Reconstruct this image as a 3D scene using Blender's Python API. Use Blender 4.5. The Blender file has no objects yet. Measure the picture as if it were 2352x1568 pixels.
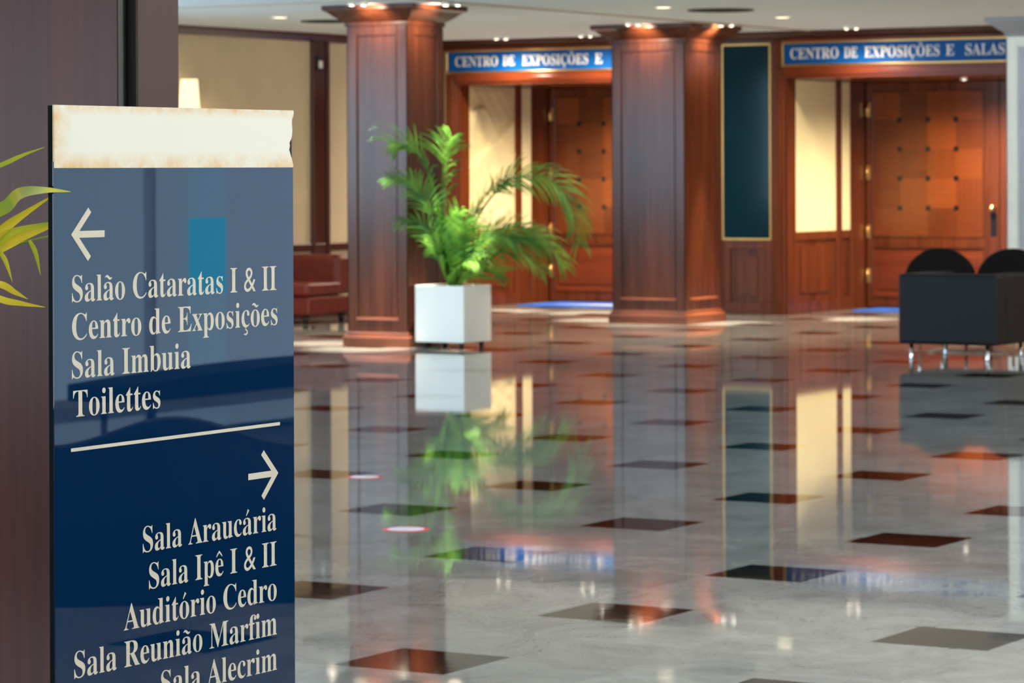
import bpy, bmesh, math, random
from mathutils import Vector, Matrix

sc = bpy.context.scene
C = sc.collection
PI = math.pi

# ------------------------------------------------------------------ camera
H0 = 1.4688
YAW = 0.535486
ROLL = -0.00415
cam = bpy.data.cameras.new('camera')
cam.sensor_width = 36.0
cam.lens = 7433.4 / 2352 * 36.0
cam.shift_x = 0.0007
cam.shift_y = -0.1679
cam.clip_start = 0.05
cam.clip_end = 200
cam.dof.use_dof = True
cam.dof.focus_distance = 5.3
cam.dof.aperture_fstop = 15.0
camo = bpy.data.objects.new('camera', cam)
C.objects.link(camo)
camo.matrix_world = (Matrix.Translation((0, 0, H0)) @ Matrix.Rotation(YAW, 4, 'Z')
                     @ Matrix.Rotation(PI / 2, 4, 'X') @ Matrix.Rotation(ROLL, 4, 'Z'))
sc.camera = camo

# ------------------------------------------------------------------ world, exposure, daylight
sc.view_settings.view_transform = 'Standard'
sc.view_settings.look = 'None'
sc.view_settings.exposure = 0.1
sc.view_settings.gamma = 1.0
sc.view_settings.use_curve_mapping = False
world = bpy.data.worlds.new('world')
sc.world = world
world.use_nodes = True
world.node_tree.nodes['Background'].inputs[0].default_value = (0.55, 0.75, 1.0, 1)
world.node_tree.nodes['Background'].inputs[1].default_value = 0.5


def daylight(name, loc, rot, sx, sy, radiance, color):
    """Daylight, or an added blue glow, at one window opening."""
    l = bpy.data.lights.new(name, 'AREA')
    l.shape = 'RECTANGLE'
    l.size = sx
    l.size_y = sy
    l.energy = radiance * sx * sy * PI
    l.color = color
    o = bpy.data.objects.new(name, l)
    o.location = loc
    o.rotation_euler = rot
    C.objects.link(o)
    return o


SKY = (0.50, 0.78, 1.0)
LEFT_WIN = (3.0, 21.4, 0.95, 2.70)      # y0, y1, z0, z1 on the left wall
BACK_WIN = (-17.5, 5.0, 0.30, 2.70)     # x0, x1, z0, z1 on the front wall behind the camera
RIGHT_WIN = (11.0, 22.0, 0.02, 2.70)    # y0, y1, z0, z1 on the right wall
daylight('daylight_left', (-18.42, (LEFT_WIN[0] + LEFT_WIN[1]) / 2, (LEFT_WIN[2] + LEFT_WIN[3]) / 2), (0, -PI / 2, 0),
         LEFT_WIN[3] - LEFT_WIN[2], LEFT_WIN[1] - LEFT_WIN[0], 7.0, SKY)
daylight('daylight_front', ((BACK_WIN[0] + BACK_WIN[1]) / 2, -4.15, (BACK_WIN[2] + BACK_WIN[3]) / 2), (PI / 2, 0, 0),
         BACK_WIN[1] - BACK_WIN[0], BACK_WIN[3] - BACK_WIN[2], 3.4, (0.85, 0.9, 1.0))
for a0, a1, b0, b1, lum, col in ((RIGHT_WIN[0], 17.06, RIGHT_WIN[2], RIGHT_WIN[3], 1.5, (0.60, 0.85, 1.0)), (17.48, RIGHT_WIN[1], RIGHT_WIN[2], RIGHT_WIN[3], 1.5, (0.62, 0.82, 1.0)),
                                 (17.06, 17.48, 1.16, RIGHT_WIN[3], 1.8, (0.45, 0.80, 1.0)), (17.06, 17.48, 0.66, 1.16, 3.0, (0.0, 0.62, 1.0)),  # bluer pieces added for the blue glow mirrored in the sign
                                 (17.06, 17.48, RIGHT_WIN[2], 0.66, 1.8, (0.50, 0.82, 1.0))):
    daylight('daylight_glow_right', (6.17, (a0 + a1) / 2, (b0 + b1) / 2), (0, PI / 2, 0), b1 - b0, a1 - a0, lum, col)


def add_fill(x, y, power, z=2.1, color=(1.0, 0.96, 0.90)):
    """Hanging globe lamps of the rest of the lobby, beside and behind the camera's view."""
    l = bpy.data.lights.new('lobby_fill', 'POINT')
    l.energy = power
    l.color = color
    l.shadow_soft_size = 0.22
    o = bpy.data.objects.new('lobby_fill', l)
    o.location = (x, y, z)
    C.objects.link(o)


for gx, gy, gp in ((-1.5, 9.0, 330), (-3.0, 15.0, 280), (-4.5, 21.0, 170), (2.5, 12.5, 250), (2.0, 19.5, 120), (1.0, 26.0, 120),
                   (-15.2, 11.0, 260), (-16.6, 17.5, 45), (-10.5, 9.0, 120), (0.5, 3.0, 200)):
    add_fill(gx, gy, gp)
add_fill(-6.5, 26.0, 120, color=(1.0, 0.74, 0.45))  # warm fill added to brighten the right-hand faces of columns and planter

# ------------------------------------------------------------------ helpers
def wloc(o):
    v = Vector((0, 0, 0))
    while o is not None:
        v += o.location
        o = o.parent
    return v


class MB:
    """Collects shapes given in world coordinates; build() links them as one mesh object."""

    def __init__(self):
        self.v = []
        self.f = []
        self.smooth = []

    def add(self, vs, fs, smooth=False):
        n = len(self.v)
        self.v += [tuple(p) for p in vs]
        self.f += [tuple(i + n for i in f) for f in fs]
        self.smooth += [smooth] * len(fs)
        return self

    def box(self, x0, x1, y0, y1, z0, z1):
        vs = [(x, y, z) for x in (x0, x1) for y in (y0, y1) for z in (z0, z1)]
        fs = [(0, 1, 3, 2), (4, 6, 7, 5), (0, 4, 5, 1), (2, 3, 7, 6), (0, 2, 6, 4), (1, 5, 7, 3)]
        return self.add(vs, fs)

    def frustum(self, r0, z0, r1, z1):
        """r = (x0, x1, y0, y1)"""
        vs = []
        for r, z in ((r0, z0), (r1, z1)):
            vs += [(r[0], r[2], z), (r[1], r[2], z), (r[1], r[3], z), (r[0], r[3], z)]
        fs = [(3, 2, 1, 0), (4, 5, 6, 7)] + [(i, (i + 1) % 4, (i + 1) % 4 + 4, i + 4) for i in range(4)]
        return self.add(vs, fs)

    def rings(self, rings, smooth=False, cap=True, closed=True):
        n = len(rings[0])
        vs = [p for r in rings for p in r]
        fs = []
        for k in range(len(rings) - 1):
            for i in range(n if closed else n - 1):
                j = (i + 1) % n
                fs.append((k * n + i, k * n + j, (k + 1) * n + j, (k + 1) * n + i))
        if cap and closed:
            fs.append(tuple(range(n))[::-1])
            fs.append(tuple(range((len(rings) - 1) * n, len(rings) * n)))
        return self.add(vs, fs, smooth)

    def lathe(self, c, prof, n=24, axis='z', smooth=True):
        rr = []
        for r, h in prof:
            ring = []
            for i in range(n):
                a = 2 * PI * i / n
                if axis == 'z':
                    ring.append((c[0] + r * math.cos(a), c[1] + r * math.sin(a), c[2] + h))
                elif axis == 'y':
                    ring.append((c[0] + r * math.cos(a), c[1] + h, c[2] + r * math.sin(a)))
                else:
                    ring.append((c[0] + h, c[1] + r * math.cos(a), c[2] + r * math.sin(a)))
            rr.append(ring)
        return self.rings(rr, smooth)

    def tube(self, pts, rad, n=8):
        pts = [Vector(p) for p in pts]
        rr = []
        for i, p in enumerate(pts):
            t = (pts[min(i + 1, len(pts) - 1)] - pts[max(i - 1, 0)]).normalized()
            s = t.cross(Vector((0, 0, 1)))
            if s.length < 1e-3:
                s = t.cross(Vector((0, 1, 0)))
            s.normalize()
            u = s.cross(t)
            r = rad[i] if isinstance(rad, (list, tuple)) else rad
            rr.append([p + s * (r * math.cos(2 * PI * k / n)) + u * (r * math.sin(2 * PI * k / n)) for k in range(n)])
        return self.rings(rr, True)

    def prism(self, poly, axis, a0, a1):
        """poly in the two other axes, extruded along axis"""
        def P(u, v, a):
            return {'x': (a, u, v), 'y': (u, a, v), 'z': (u, v, a)}[axis]
        n = len(poly)
        vs = [P(u, v, a0) for u, v in poly] + [P(u, v, a1) for u, v in poly]
        fs = [tuple(range(n)), tuple(range(n, 2 * n))[::-1]] + [(i, i + n, (i + 1) % n + n, (i + 1) % n) for i in range(n)]
        return self.add(vs, fs)

    def build(self, name, m, parent=None, bevel=0.0, seg=2, sub=0, sm=False, origin=None):
        me = bpy.data.meshes.new(name)
        if parent is not None:
            off = wloc(parent)
        elif origin is not None:
            off = Vector(origin)
        else:
            xs = [p[0] for p in self.v]
            ys = [p[1] for p in self.v]
            zs = [p[2] for p in self.v]
            off = Vector(((min(xs) + max(xs)) / 2, (min(ys) + max(ys)) / 2, min(zs)))
        me.from_pydata([Vector(p) - off for p in self.v], [], self.f)
        me.polygons.foreach_set('use_smooth', [bool(s or sm) for s in self.smooth])
        me.update()
        bm = bmesh.new()
        bm.from_mesh(me)
        bmesh.ops.recalc_face_normals(bm, faces=bm.faces)
        bm.to_mesh(me)
        bm.free()
        o = bpy.data.objects.new(name, me)
        C.objects.link(o)
        if parent is not None:
            o.parent = parent
        else:
            o.location = off
        if m is not None:
            me.materials.append(m)
        if bevel > 0:
            b = o.modifiers.new('bevel', 'BEVEL')
            b.width = bevel
            b.segments = seg
            b.limit_method = 'ANGLE'
            b.angle_limit = math.radians(40)
        if sub:
            s = o.modifiers.new('sub', 'SUBSURF')
            s.levels = s.render_levels = sub
        return o


def thing(name, loc, label, cat, group=None):
    o = bpy.data.objects.new(name, None)
    o.empty_display_size = 0.1
    o.location = loc
    C.objects.link(o)
    return tag(o, label, cat, group)


def tag(o, label, cat, group=None):
    o['label'] = label
    o['category'] = cat
    if group:
        o['group'] = group
    return o


def struct(o):
    o['kind'] = 'structure'
    return o


# ------------------------------------------------------------------ materials
def new_mat(name):
    m = bpy.data.materials.new(name)
    m.use_nodes = True
    nt = m.node_tree
    return m, nt, nt.nodes['Principled BSDF']


def plain(name, col, rough=0.5, metal=0.0, noise=0.0, nscale=20.0, coat=0.0, ior=1.5):
    m, nt, p = new_mat(name)
    p.inputs['Roughness'].default_value = rough
    p.inputs['Metallic'].default_value = metal
    p.inputs['Coat Weight'].default_value = coat
    p.inputs['IOR'].default_value = ior
    p.inputs['Base Color'].default_value = (*col, 1)
    if noise > 0:
        tc = nt.nodes.new('ShaderNodeTexCoord')
        n = nt.nodes.new('ShaderNodeTexNoise')
        n.inputs['Scale'].default_value = nscale
        n.inputs['Detail'].default_value = 4
        nt.links.new(tc.outputs['Object'], n.inputs['Vector'])
        r = nt.nodes.new('ShaderNodeValToRGB')
        r.color_ramp.elements[0].position = 0.3
        r.color_ramp.elements[1].position = 0.7
        r.color_ramp.elements[0].color = (*[c * (1 - noise) for c in col], 1)
        r.color_ramp.elements[1].color = (*[min(1, c * (1 + noise)) for c in col], 1)
        nt.links.new(n.outputs['Fac'], r.inputs['Fac'])
        nt.links.new(r.outputs['Color'], p.inputs['Base Color'])
    return m


def wood(name, dark, light, rough=0.28, scale=(28, 28, 1.3), ior=1.5, coat=0.0):
    m, nt, p = new_mat(name)
    N = nt.nodes.new
    tc = N('ShaderNodeTexCoord')
    mp = N('ShaderNodeMapping')
    mp.inputs['Scale'].default_value = scale
    nt.links.new(tc.outputs['Object'], mp.inputs['Vector'])
    n1 = N('ShaderNodeTexNoise')
    n1.inputs['Scale'].default_value = 1.0
    n1.inputs['Detail'].default_value = 6
    n1.inputs['Distortion'].default_value = 0.6
    nt.links.new(mp.outputs['Vector'], n1.inputs['Vector'])
    n2 = N('ShaderNodeTexNoise')
    n2.inputs['Scale'].default_value = 0.22
    n2.inputs['Detail'].default_value = 3
    nt.links.new(mp.outputs['Vector'], n2.inputs['Vector'])
    mx = N('ShaderNodeMath')
    mx.operation = 'MULTIPLY_ADD'
    mx.inputs[1].default_value = 0.5
    nt.links.new(n1.outputs['Fac'], mx.inputs[0])
    m2 = N('ShaderNodeMath')
    m2.operation = 'MULTIPLY'
    m2.inputs[1].default_value = 0.5
    nt.links.new(n2.outputs['Fac'], m2.inputs[0])
    nt.links.new(m2.outputs[0], mx.inputs[2])
    r = N('ShaderNodeValToRGB')
    r.color_ramp.elements[0].position = 0.32
    r.color_ramp.elements[1].position = 0.68
    r.color_ramp.elements[0].color = (*dark, 1)
    r.color_ramp.elements[1].color = (*light, 1)
    nt.links.new(mx.outputs[0], r.inputs['Fac'])
    nt.links.new(r.outputs['Color'], p.inputs['Base Color'])
    p.inputs['Roughness'].default_value = rough
    p.inputs['IOR'].default_value = ior
    p.inputs['Coat Weight'].default_value = coat
    p.inputs['Coat Roughness'].default_value = 0.12
    return m


def emit(name, col, strength):
    m = bpy.data.materials.new(name)
    m.use_nodes = True
    nt = m.node_tree
    nt.nodes.clear()
    e = nt.nodes.new('ShaderNodeEmission')
    e.inputs[0].default_value = (*col, 1)
    e.inputs[1].default_value = strength
    o = nt.nodes.new('ShaderNodeOutputMaterial')
    nt.links.new(e.outputs[0], o.inputs[0])
    return m


M_COL = wood('mahogany_column', (0.045, 0.011, 0.005), (0.115, 0.030, 0.012), 0.24, ior=1.42)
M_HILITEWOOD = wood('mahogany_gloss_highlight', (0.110, 0.030, 0.013), (0.200, 0.058, 0.024), 0.2, (1.3, 1.3, 28))  # lighter than the column wood: lamp highlights on the mouldings put into the colour
M_WALLWOOD = wood('mahogany_wall', (0.075, 0.0145, 0.004), (0.180, 0.041, 0.010), 0.26)
M_DARKWOOD = wood('mahogany_dark', (0.030, 0.007, 0.004), (0.075, 0.018, 0.009), 0.3)
M_HWOOD = wood('mahogany_horizontal', (0.105, 0.017, 0.006), (0.24, 0.046, 0.013), 0.26, (1.3, 28, 28))
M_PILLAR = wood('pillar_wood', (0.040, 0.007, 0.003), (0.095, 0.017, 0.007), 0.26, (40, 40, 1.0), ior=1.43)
M_PILLAR_SHADED = wood('pillar_wood_shaded', (0.020, 0.005, 0.003), (0.045, 0.010, 0.006), 0.5, (40, 40, 1.0), ior=1.25)  # darker copy of the pillar wood, shade of the side face painted in
M_GROOVESHADE = plain('groove_shade_black', (0.004, 0.003, 0.003), 0.6)  # black stands for the deep shade inside the pillar's corner groove
M_CREAM = plain('cream_wall_cloth', (0.62, 0.50, 0.33), 0.75, noise=0.05, nscale=3)
M_YELLOW = plain('yellow_panel_cloth', (0.88, 0.77, 0.43), 0.7, noise=0.04, nscale=3)
M_CEIL = plain('ceiling_paint', (0.76, 0.83, 0.88), 0.9)
M_GOLD = plain('brass', (0.78, 0.50, 0.18), 0.28, 1.0)
M_BLUEGLASS = plain('dark_blue_glass', (0.001, 0.026, 0.045), 0.10, ior=1.28)
M_SIGNBLUE = plain('sign_board_blue', (0.001, 0.095, 0.38), 0.45, ior=1.3)
M_WHITE = plain('white_letters', (0.85, 0.85, 0.83), 0.5)
M_PLANTER = plain('planter_white', (0.86, 0.86, 0.82), 0.35)
M_BLACK = plain('black_rubber', (0.008, 0.008, 0.009), 0.45)
M_CHROME = plain('chrome', (0.7, 0.75, 0.8), 0.12, 1.0)
M_SOIL = plain('soil', (0.03, 0.018, 0.01), 0.95, noise=0.4, nscale=60)
M_NAVY = plain('navy_leather', (0.006, 0.008, 0.012), 0.5, noise=0.15, nscale=40, ior=1.3)
M_BLACKFAB = plain('black_upholstery', (0.006, 0.0045, 0.004), 0.8, noise=0.2, nscale=60, ior=1.25)
M_REDLEATHER = plain('red_brown_leather', (0.16, 0.018, 0.010), 0.35, noise=0.2, nscale=15)
M_PALECOL = plain('pale_lacquer', (0.82, 0.90, 0.88), 0.3, noise=0.05, nscale=4)
M_PALEPANEL = plain('pale_lacquer_panel', (0.40, 0.45, 0.52), 0.3, noise=0.08, nscale=4)
M_PALECAP = plain('pale_grey_capital', (0.26, 0.29, 0.34), 0.4)
M_VENT = plain('vent_dark', (0.035, 0.035, 0.035), 0.7)
M_RING = plain('lamp_ring', (0.7, 0.7, 0.68), 0.4)
M_WARM = emit('warm_lens', (1.0, 0.86, 0.55), 5.0)
M_SPOTLENS = emit('spot_lens', (1.0, 0.88, 0.70), 20.0)
M_SHADE = emit('glowing_shade', (1.0, 0.80, 0.46), 1.6)
M_PANEL_ART = plain('sandstone_relief', (0.74, 0.62, 0.34), 0.85, noise=0.05, nscale=6)
M_FRAMEWIN = plain('window_frame_grey', (0.12, 0.12, 0.12), 0.5)
M_OFFWALL = plain('lobby_wall_paint', (0.50, 0.44, 0.36), 0.85)


def leaf_mat(name, c0, c1):
    m, nt, p = new_mat(name)
    N = nt.nodes.new
    tc = N('ShaderNodeTexCoord')
    n = N('ShaderNodeTexNoise')
    n.inputs['Scale'].default_value = 5
    nt.links.new(tc.outputs['Object'], n.inputs['Vector'])
    r = N('ShaderNodeValToRGB')
    r.color_ramp.elements[0].position = 0.35
    r.color_ramp.elements[1].position = 0.65
    r.color_ramp.elements[0].color = (*c0, 1)
    r.color_ramp.elements[1].color = (*c1, 1)
    nt.links.new(n.outputs['Fac'], r.inputs['Fac'])
    nt.links.new(r.outputs['Color'], p.inputs['Base Color'])
    p.inputs['Roughness'].default_value = 0.38
    t = N('ShaderNodeBsdfTranslucent')
    nt.links.new(r.outputs['Color'], t.inputs['Color'])
    mx = N('ShaderNodeMixShader')
    mx.inputs[0].default_value = 0.35
    nt.links.new(p.outputs[0], mx.inputs[1])
    nt.links.new(t.outputs[0], mx.inputs[2])
    nt.links.new(mx.outputs[0], nt.nodes['Material Output'].inputs[0])
    return m


M_LEAF = leaf_mat('palm_leaf', (0.045, 0.17, 0.035), (0.16, 0.36, 0.05))
def matte(m):
    p = m.node_tree.nodes['Principled BSDF']
    p.inputs['Roughness'].default_value = 0.6
    p.inputs['IOR'].default_value = 1.3
    return m


M_LEAF2 = leaf_mat('palm_leaf_yellow', (0.30, 0.40, 0.03), (0.80, 0.66, 0.03))
M_LEAF2Y = leaf_mat('palm_leaf_golden', (0.62, 0.50, 0.02), (0.95, 0.74, 0.06))
matte(M_LEAF2)
matte(M_LEAF2Y)
matte(M_LEAF)
M_STEM = plain('palm_stem', (0.30, 0.42, 0.06), 0.45)


def floor_mat():
    """Polished grey granite with a dark square at every third tile."""
    m, nt, p = new_mat('polished_granite')
    N = nt.nodes.new
    L = nt.links.new
    tc = N('ShaderNodeTexCoord')
    sep = N('ShaderNodeSeparateXYZ')
    L(tc.outputs['Object'], sep.inputs[0])

    def mth(op, a, b=None, c=None):
        n = N('ShaderNodeMath')
        n.operation = op
        for i, x in enumerate((a, b, c)):
            if x is None:
                continue
            if isinstance(x, (int, float)):
                n.inputs[i].default_value = x
            else:
                L(x, n.inputs[i])
        return n.outputs[0]
    d = 1.2
    fx = mth('ABSOLUTE', mth('SUBTRACT', mth('FRACT', mth('ADD', mth('DIVIDE', mth('SUBTRACT', sep.outputs[0], -0.37543), d), 0.5)), 0.5))
    fy = mth('ABSOLUTE', mth('SUBTRACT', mth('FRACT', mth('ADD', mth('DIVIDE', mth('SUBTRACT', sep.outputs[1], -0.21033), d), 0.5)), 0.5))
    half = 0.193 / d
    dark = mth('MULTIPLY', mth('LESS_THAN', fx, half), mth('LESS_THAN', fy, half))
    # per tile variation (0.4 m tiles)
    comb = N('ShaderNodeCombineXYZ')
    L(mth('FLOOR', mth('DIVIDE', mth('SUBTRACT', sep.outputs[0], -0.57543), 0.4)), comb.inputs[0])
    L(mth('FLOOR', mth('DIVIDE', mth('SUBTRACT', sep.outputs[1], -0.41033), 0.4)), comb.inputs[1])
    wn = N('ShaderNodeTexWhiteNoise')
    L(comb.outputs[0], wn.inputs['Vector'])
    # fine seams between tiles
    sx = mth('ABSOLUTE', mth('SUBTRACT', mth('FRACT', mth('DIVIDE', mth('SUBTRACT', sep.outputs[0], -0.57543), 0.4)), 0.5))
    sy = mth('ABSOLUTE', mth('SUBTRACT', mth('FRACT', mth('DIVIDE', mth('SUBTRACT', sep.outputs[1], -0.41033), 0.4)), 0.5))
    seam = mth('GREATER_THAN', mth('MAXIMUM', sx, sy), 0.4965)
    n1 = N('ShaderNodeTexNoise')
    n1.inputs['Scale'].default_value = 3.0
    n1.inputs['Detail'].default_value = 8
    n1.inputs['Roughness'].default_value = 0.7
    n1.inputs['Distortion'].default_value = 1.2
    L(tc.outputs['Object'], n1.inputs['Vector'])
    n2 = N('ShaderNodeTexNoise')
    n2.inputs['Scale'].default_value = 90.0
    n2.inputs['Detail'].default_value = 2
    L(tc.outputs['Object'], n2.inputs['Vector'])
    v = mth('ADD', mth('MULTIPLY', n1.outputs['Fac'], 0.75), mth('MULTIPLY', n2.outputs['Fac'], 0.25))
    ramp = N('ShaderNodeValToRGB')
    ramp.color_ramp.elements[0].position = 0.32
    ramp.color_ramp.elements[1].position = 0.68
    ramp.color_ramp.elements[0].color = (0.215, 0.225, 0.214, 1)
    ramp.color_ramp.elements[1].color = (0.430, 0.447, 0.430, 1)
    L(v, ramp.inputs['Fac'])
    tone = N('ShaderNodeMix')
    tone.data_type = 'RGBA'
    tone.blend_type = 'MULTIPLY'
    L(mth('MULTIPLY', wn.outputs['Value'], 0.30), tone.inputs[0])
    L(ramp.outputs['Color'], tone.inputs[6])
    tone.inputs[7].default_value = (0.45, 0.45, 0.45, 1)
    sm = N('ShaderNodeMix')
    sm.data_type = 'RGBA'
    L(mth('MULTIPLY', seam, 0.35), sm.inputs[0])
    L(tone.outputs[2], sm.inputs[6])
    sm.inputs[7].default_value = (0.10, 0.10, 0.09, 1)
    mix = N('ShaderNodeMix')
    mix.data_type = 'RGBA'
    L(dark, mix.inputs[0])
    L(sm.outputs[2], mix.inputs[6])
    mix.inputs[7].default_value = (0.006, 0.004, 0.004, 1)
    L(mix.outputs[2], p.inputs['Base Color'])
    p.inputs['Roughness'].default_value = 0.035
    p.inputs['IOR'].default_value = 1.40
    # very slight waviness of the polish
    nb = N('ShaderNodeTexNoise')
    nb.inputs['Scale'].default_value = 5.0
    nb.inputs['Detail'].default_value = 2
    L(tc.outputs['Object'], nb.inputs['Vector'])
    bp = N('ShaderNodeBump')
    bp.inputs['Strength'].default_value = 0.02
    bp.inputs['Distance'].default_value = 0.01
    L(nb.outputs['Fac'], bp.inputs['Height'])
    L(bp.outputs[0], p.inputs['Normal'])
    return m


def parquet_mat(name, x0, z0, dx, dz, flip=1):
    """Door panel of veneer squares with small dark inlays at their corners (object coordinates)."""
    m, nt, p = new_mat(name)
    N = nt.nodes.new
    L = nt.links.new
    tc = N('ShaderNodeTexCoord')
    sep = N('ShaderNodeSeparateXYZ')
    L(tc.outputs['Object'], sep.inputs[0])

    def mth(op, a, b=None):
        n = N('ShaderNodeMath')
        n.operation = op
        for i, x in enumerate((a, b)):
            if x is None:
                continue
            if isinstance(x, (int, float)):
                n.inputs[i].default_value = x
            else:
                L(x, n.inputs[i])
        return n.outputs[0]
    u = mth('DIVIDE', mth('SUBTRACT', sep.outputs[0], x0), dx)
    w = mth('DIVIDE', mth('SUBTRACT', sep.outputs[2], z0), dz)
    comb = N('ShaderNodeCombineXYZ')
    L(mth('FLOOR', u), comb.inputs[0])
    L(mth('FLOOR', w), comb.inputs[1])
    wn = N('ShaderNodeTexWhiteNoise')
    L(comb.outputs[0], wn.inputs['Vector'])
    n1 = N('ShaderNodeTexNoise')
    n1.inputs['Scale'].default_value = 1.0
    n1.inputs['Detail'].default_value = 5
    mp = N('ShaderNodeMapping')
    mp.inputs['Scale'].default_value = (30, 30, 2)
    L(tc.outputs['Object'], mp.inputs['Vector'])
    L(mp.outputs[0], n1.inputs['Vector'])
    n2 = N('ShaderNodeTexNoise')
    n2.inputs['Scale'].default_value = 1.0
    n2.inputs['Detail'].default_value = 5
    mp2 = N('ShaderNodeMapping')
    mp2.inputs['Scale'].default_value = (2, 30, 30)
    L(tc.outputs['Object'], mp2.inputs['Vector'])
    L(mp2.outputs[0], n2.inputs['Vector'])
    par = mth('MODULO', mth('ABSOLUTE', mth('ADD', mth('FLOOR', u), mth('FLOOR', w))), 2)
    gm = N('ShaderNodeMix')
    gm.data_type = 'FLOAT'
    L(par, gm.inputs[0])
    L(n1.outputs['Fac'], gm.inputs[2])
    L(n2.outputs['Fac'], gm.inputs[3])
    val = mth('ADD', mth('MULTIPLY', gm.outputs[0], 0.45), mth('MULTIPLY', wn.outputs['Value'], 0.55))
    r = N('ShaderNodeValToRGB')
    r.color_ramp.elements[0].position = 0.15
    r.color_ramp.elements[1].position = 0.85
    r.color_ramp.elements[0].color = (0.090, 0.018, 0.0045, 1)
    r.color_ramp.elements[1].color = (0.240, 0.055, 0.010, 1)
    L(val, r.inputs['Fac'])
    # inlay squares at the inner corners only
    du = mth('ABSOLUTE', mth('SUBTRACT', u, mth('ROUND', u)))
    dw = mth('ABSOLUTE', mth('SUBTRACT', w, mth('ROUND', w)))
    spot = mth('MULTIPLY', mth('LESS_THAN', du, 0.085), mth('LESS_THAN', dw, 0.085))
    ins = mth('MULTIPLY', mth('MULTIPLY', mth('GREATER_THAN', u, 0.5), mth('LESS_THAN', u, 3.5)),
              mth('MULTIPLY', mth('GREATER_THAN', w, 0.5), mth('LESS_THAN', w, 4.5)))
    mix = N('ShaderNodeMix')
    mix.data_type = 'RGBA'
    L(mth('MULTIPLY', spot, ins), mix.inputs[0])
    L(r.outputs['Color'], mix.inputs[6])
    mix.inputs[7].default_value = (0.012, 0.006, 0.006, 1)
    L(mix.outputs[2], p.inputs['Base Color'])
    p.inputs['Roughness'].default_value = 0.25
    return m


# ------------------------------------------------------------------ room shell
XL, XR, YF, YW, HC = -18.25, 6.0, -4.0, 29.3, 2.84
YD = 31.2
struct(MB().box(XL - 1, XR + 0.3, YF - 0.3, YD + 0.4, -0.1, 0.0).build('floor', floor_mat(), origin=(0, 0, 0)))
struct(MB().box(XL - 0.2, XR + 0.2, YF - 0.2, YW + 0.15, HC, HC + 0.12).build('ceiling', M_CEIL))
# thin brown strip on the ceiling before the columns, painted as a shadow gap
b = MB()
b.box(-18.2, -13.86, 21.88, 21.91, HC - 0.012, HC)
b.box(-13.89, -13.86, 21.91, 29.2, HC - 0.012, HC)
struct(b.build('trim_1', plain('ceiling_shadow_gap', (0.40, 0.33, 0.25), 0.8)))


def wall_with_opening(name, axis, pos, th, a0, a1, win, mat):
    """Wall at axis=pos from a0..a1 with one wide opening win=(b0,b1,z0,z1)."""
    w = MB()
    segs = [(a0, win[0], 0, HC), (win[1], a1, 0, HC), (win[0], win[1], 0, win[2]), (win[0], win[1], win[3], HC)]
    for s0, s1, z0, z1 in segs:
        if s1 - s0 < 1e-4 or z1 - z0 < 1e-4:
            continue
        if axis == 'x':
            w.box(pos, pos + th, s0, s1, z0, z1)
        else:
            w.box(s0, s1, pos, pos + th, z0, z1)
    return struct(w.build(name, mat))


def window_frame(name, axis, pos, win, step, mat=None):
    f = MB()
    n = max(1, round((win[1] - win[0]) / step))
    for i in range(n + 1):
        a = win[0] + (win[1] - win[0]) * i / n
        a0, a1 = (a, a + 0.05) if i == 0 else ((a - 0.05, a) if i == n else (a - 0.025, a + 0.025))
        if axis == 'x':
            f.box(pos - 0.03, pos + 0.03, a0, a1, win[2], win[3])
        else:
            f.box(a0, a1, pos - 0.03, pos + 0.03, win[2], win[3])
    for z in (win[2], win[3] - 0.05):
        if axis == 'x':
            f.box(pos - 0.03, pos + 0.03, win[0], win[1], z, z + 0.05)
        else:
            f.box(win[0], win[1], pos - 0.03, pos + 0.03, z, z + 0.05)
    return struct(f.build(name, mat or M_FRAMEWIN))


wall_with_opening('wall_left', 'x', XL - 0.12, 0.12, YF, YW, LEFT_WIN, M_CREAM)
wall_with_opening('wall_front', 'y', YF - 0.12, 0.12, XL, XR, BACK_WIN, M_OFFWALL)
wall_with_opening('wall_right', 'x', XR, 0.12, YF, YW, RIGHT_WIN, M_OFFWALL)
window_frame('window_1', 'x', XL - 0.06, LEFT_WIN, 2.3)
window_frame('window_2', 'y', YF - 0.06, BACK_WIN, 2.5)
window_frame('window_3', 'x', XR + 0.06, RIGHT_WIN, 5.5, plain('window_frame_white', (0.6, 0.62, 0.65), 0.5))

# back wall: bays hold the two recessed double doors
BAY1 = (-18.04, -15.02)
BAY2 = (-14.19, -11.14)
ZH = 2.365
bw = MB()
bw.box(XL, BAY1[0], YW, YD + 0.2, 0, HC)               # strip left of bay 1
bw.box(BAY1[1], BAY2[0], YW, YD + 0.2, 0, HC)          # pier between the bays
bw.box(BAY2[1], XR, YW, YD + 0.2, 0, HC)               # right of bay 2
bw.box(BAY1[0], BAY1[1], YW, YD + 0.2, ZH, HC)         # above bay 1
bw.box(BAY2[0], BAY2[1], YW, YD + 0.2, ZH, HC)         # above bay 2
bw.box(BAY1[0], BAY1[1], YD + 0.07, YD + 0.2, 0, ZH)
bw.box(BAY2[0], BAY2[1], YD + 0.07, YD + 0.2, 0, ZH)
struct(bw.build('wall_back', M_WALLWOOD, bevel=0.004))

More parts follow.
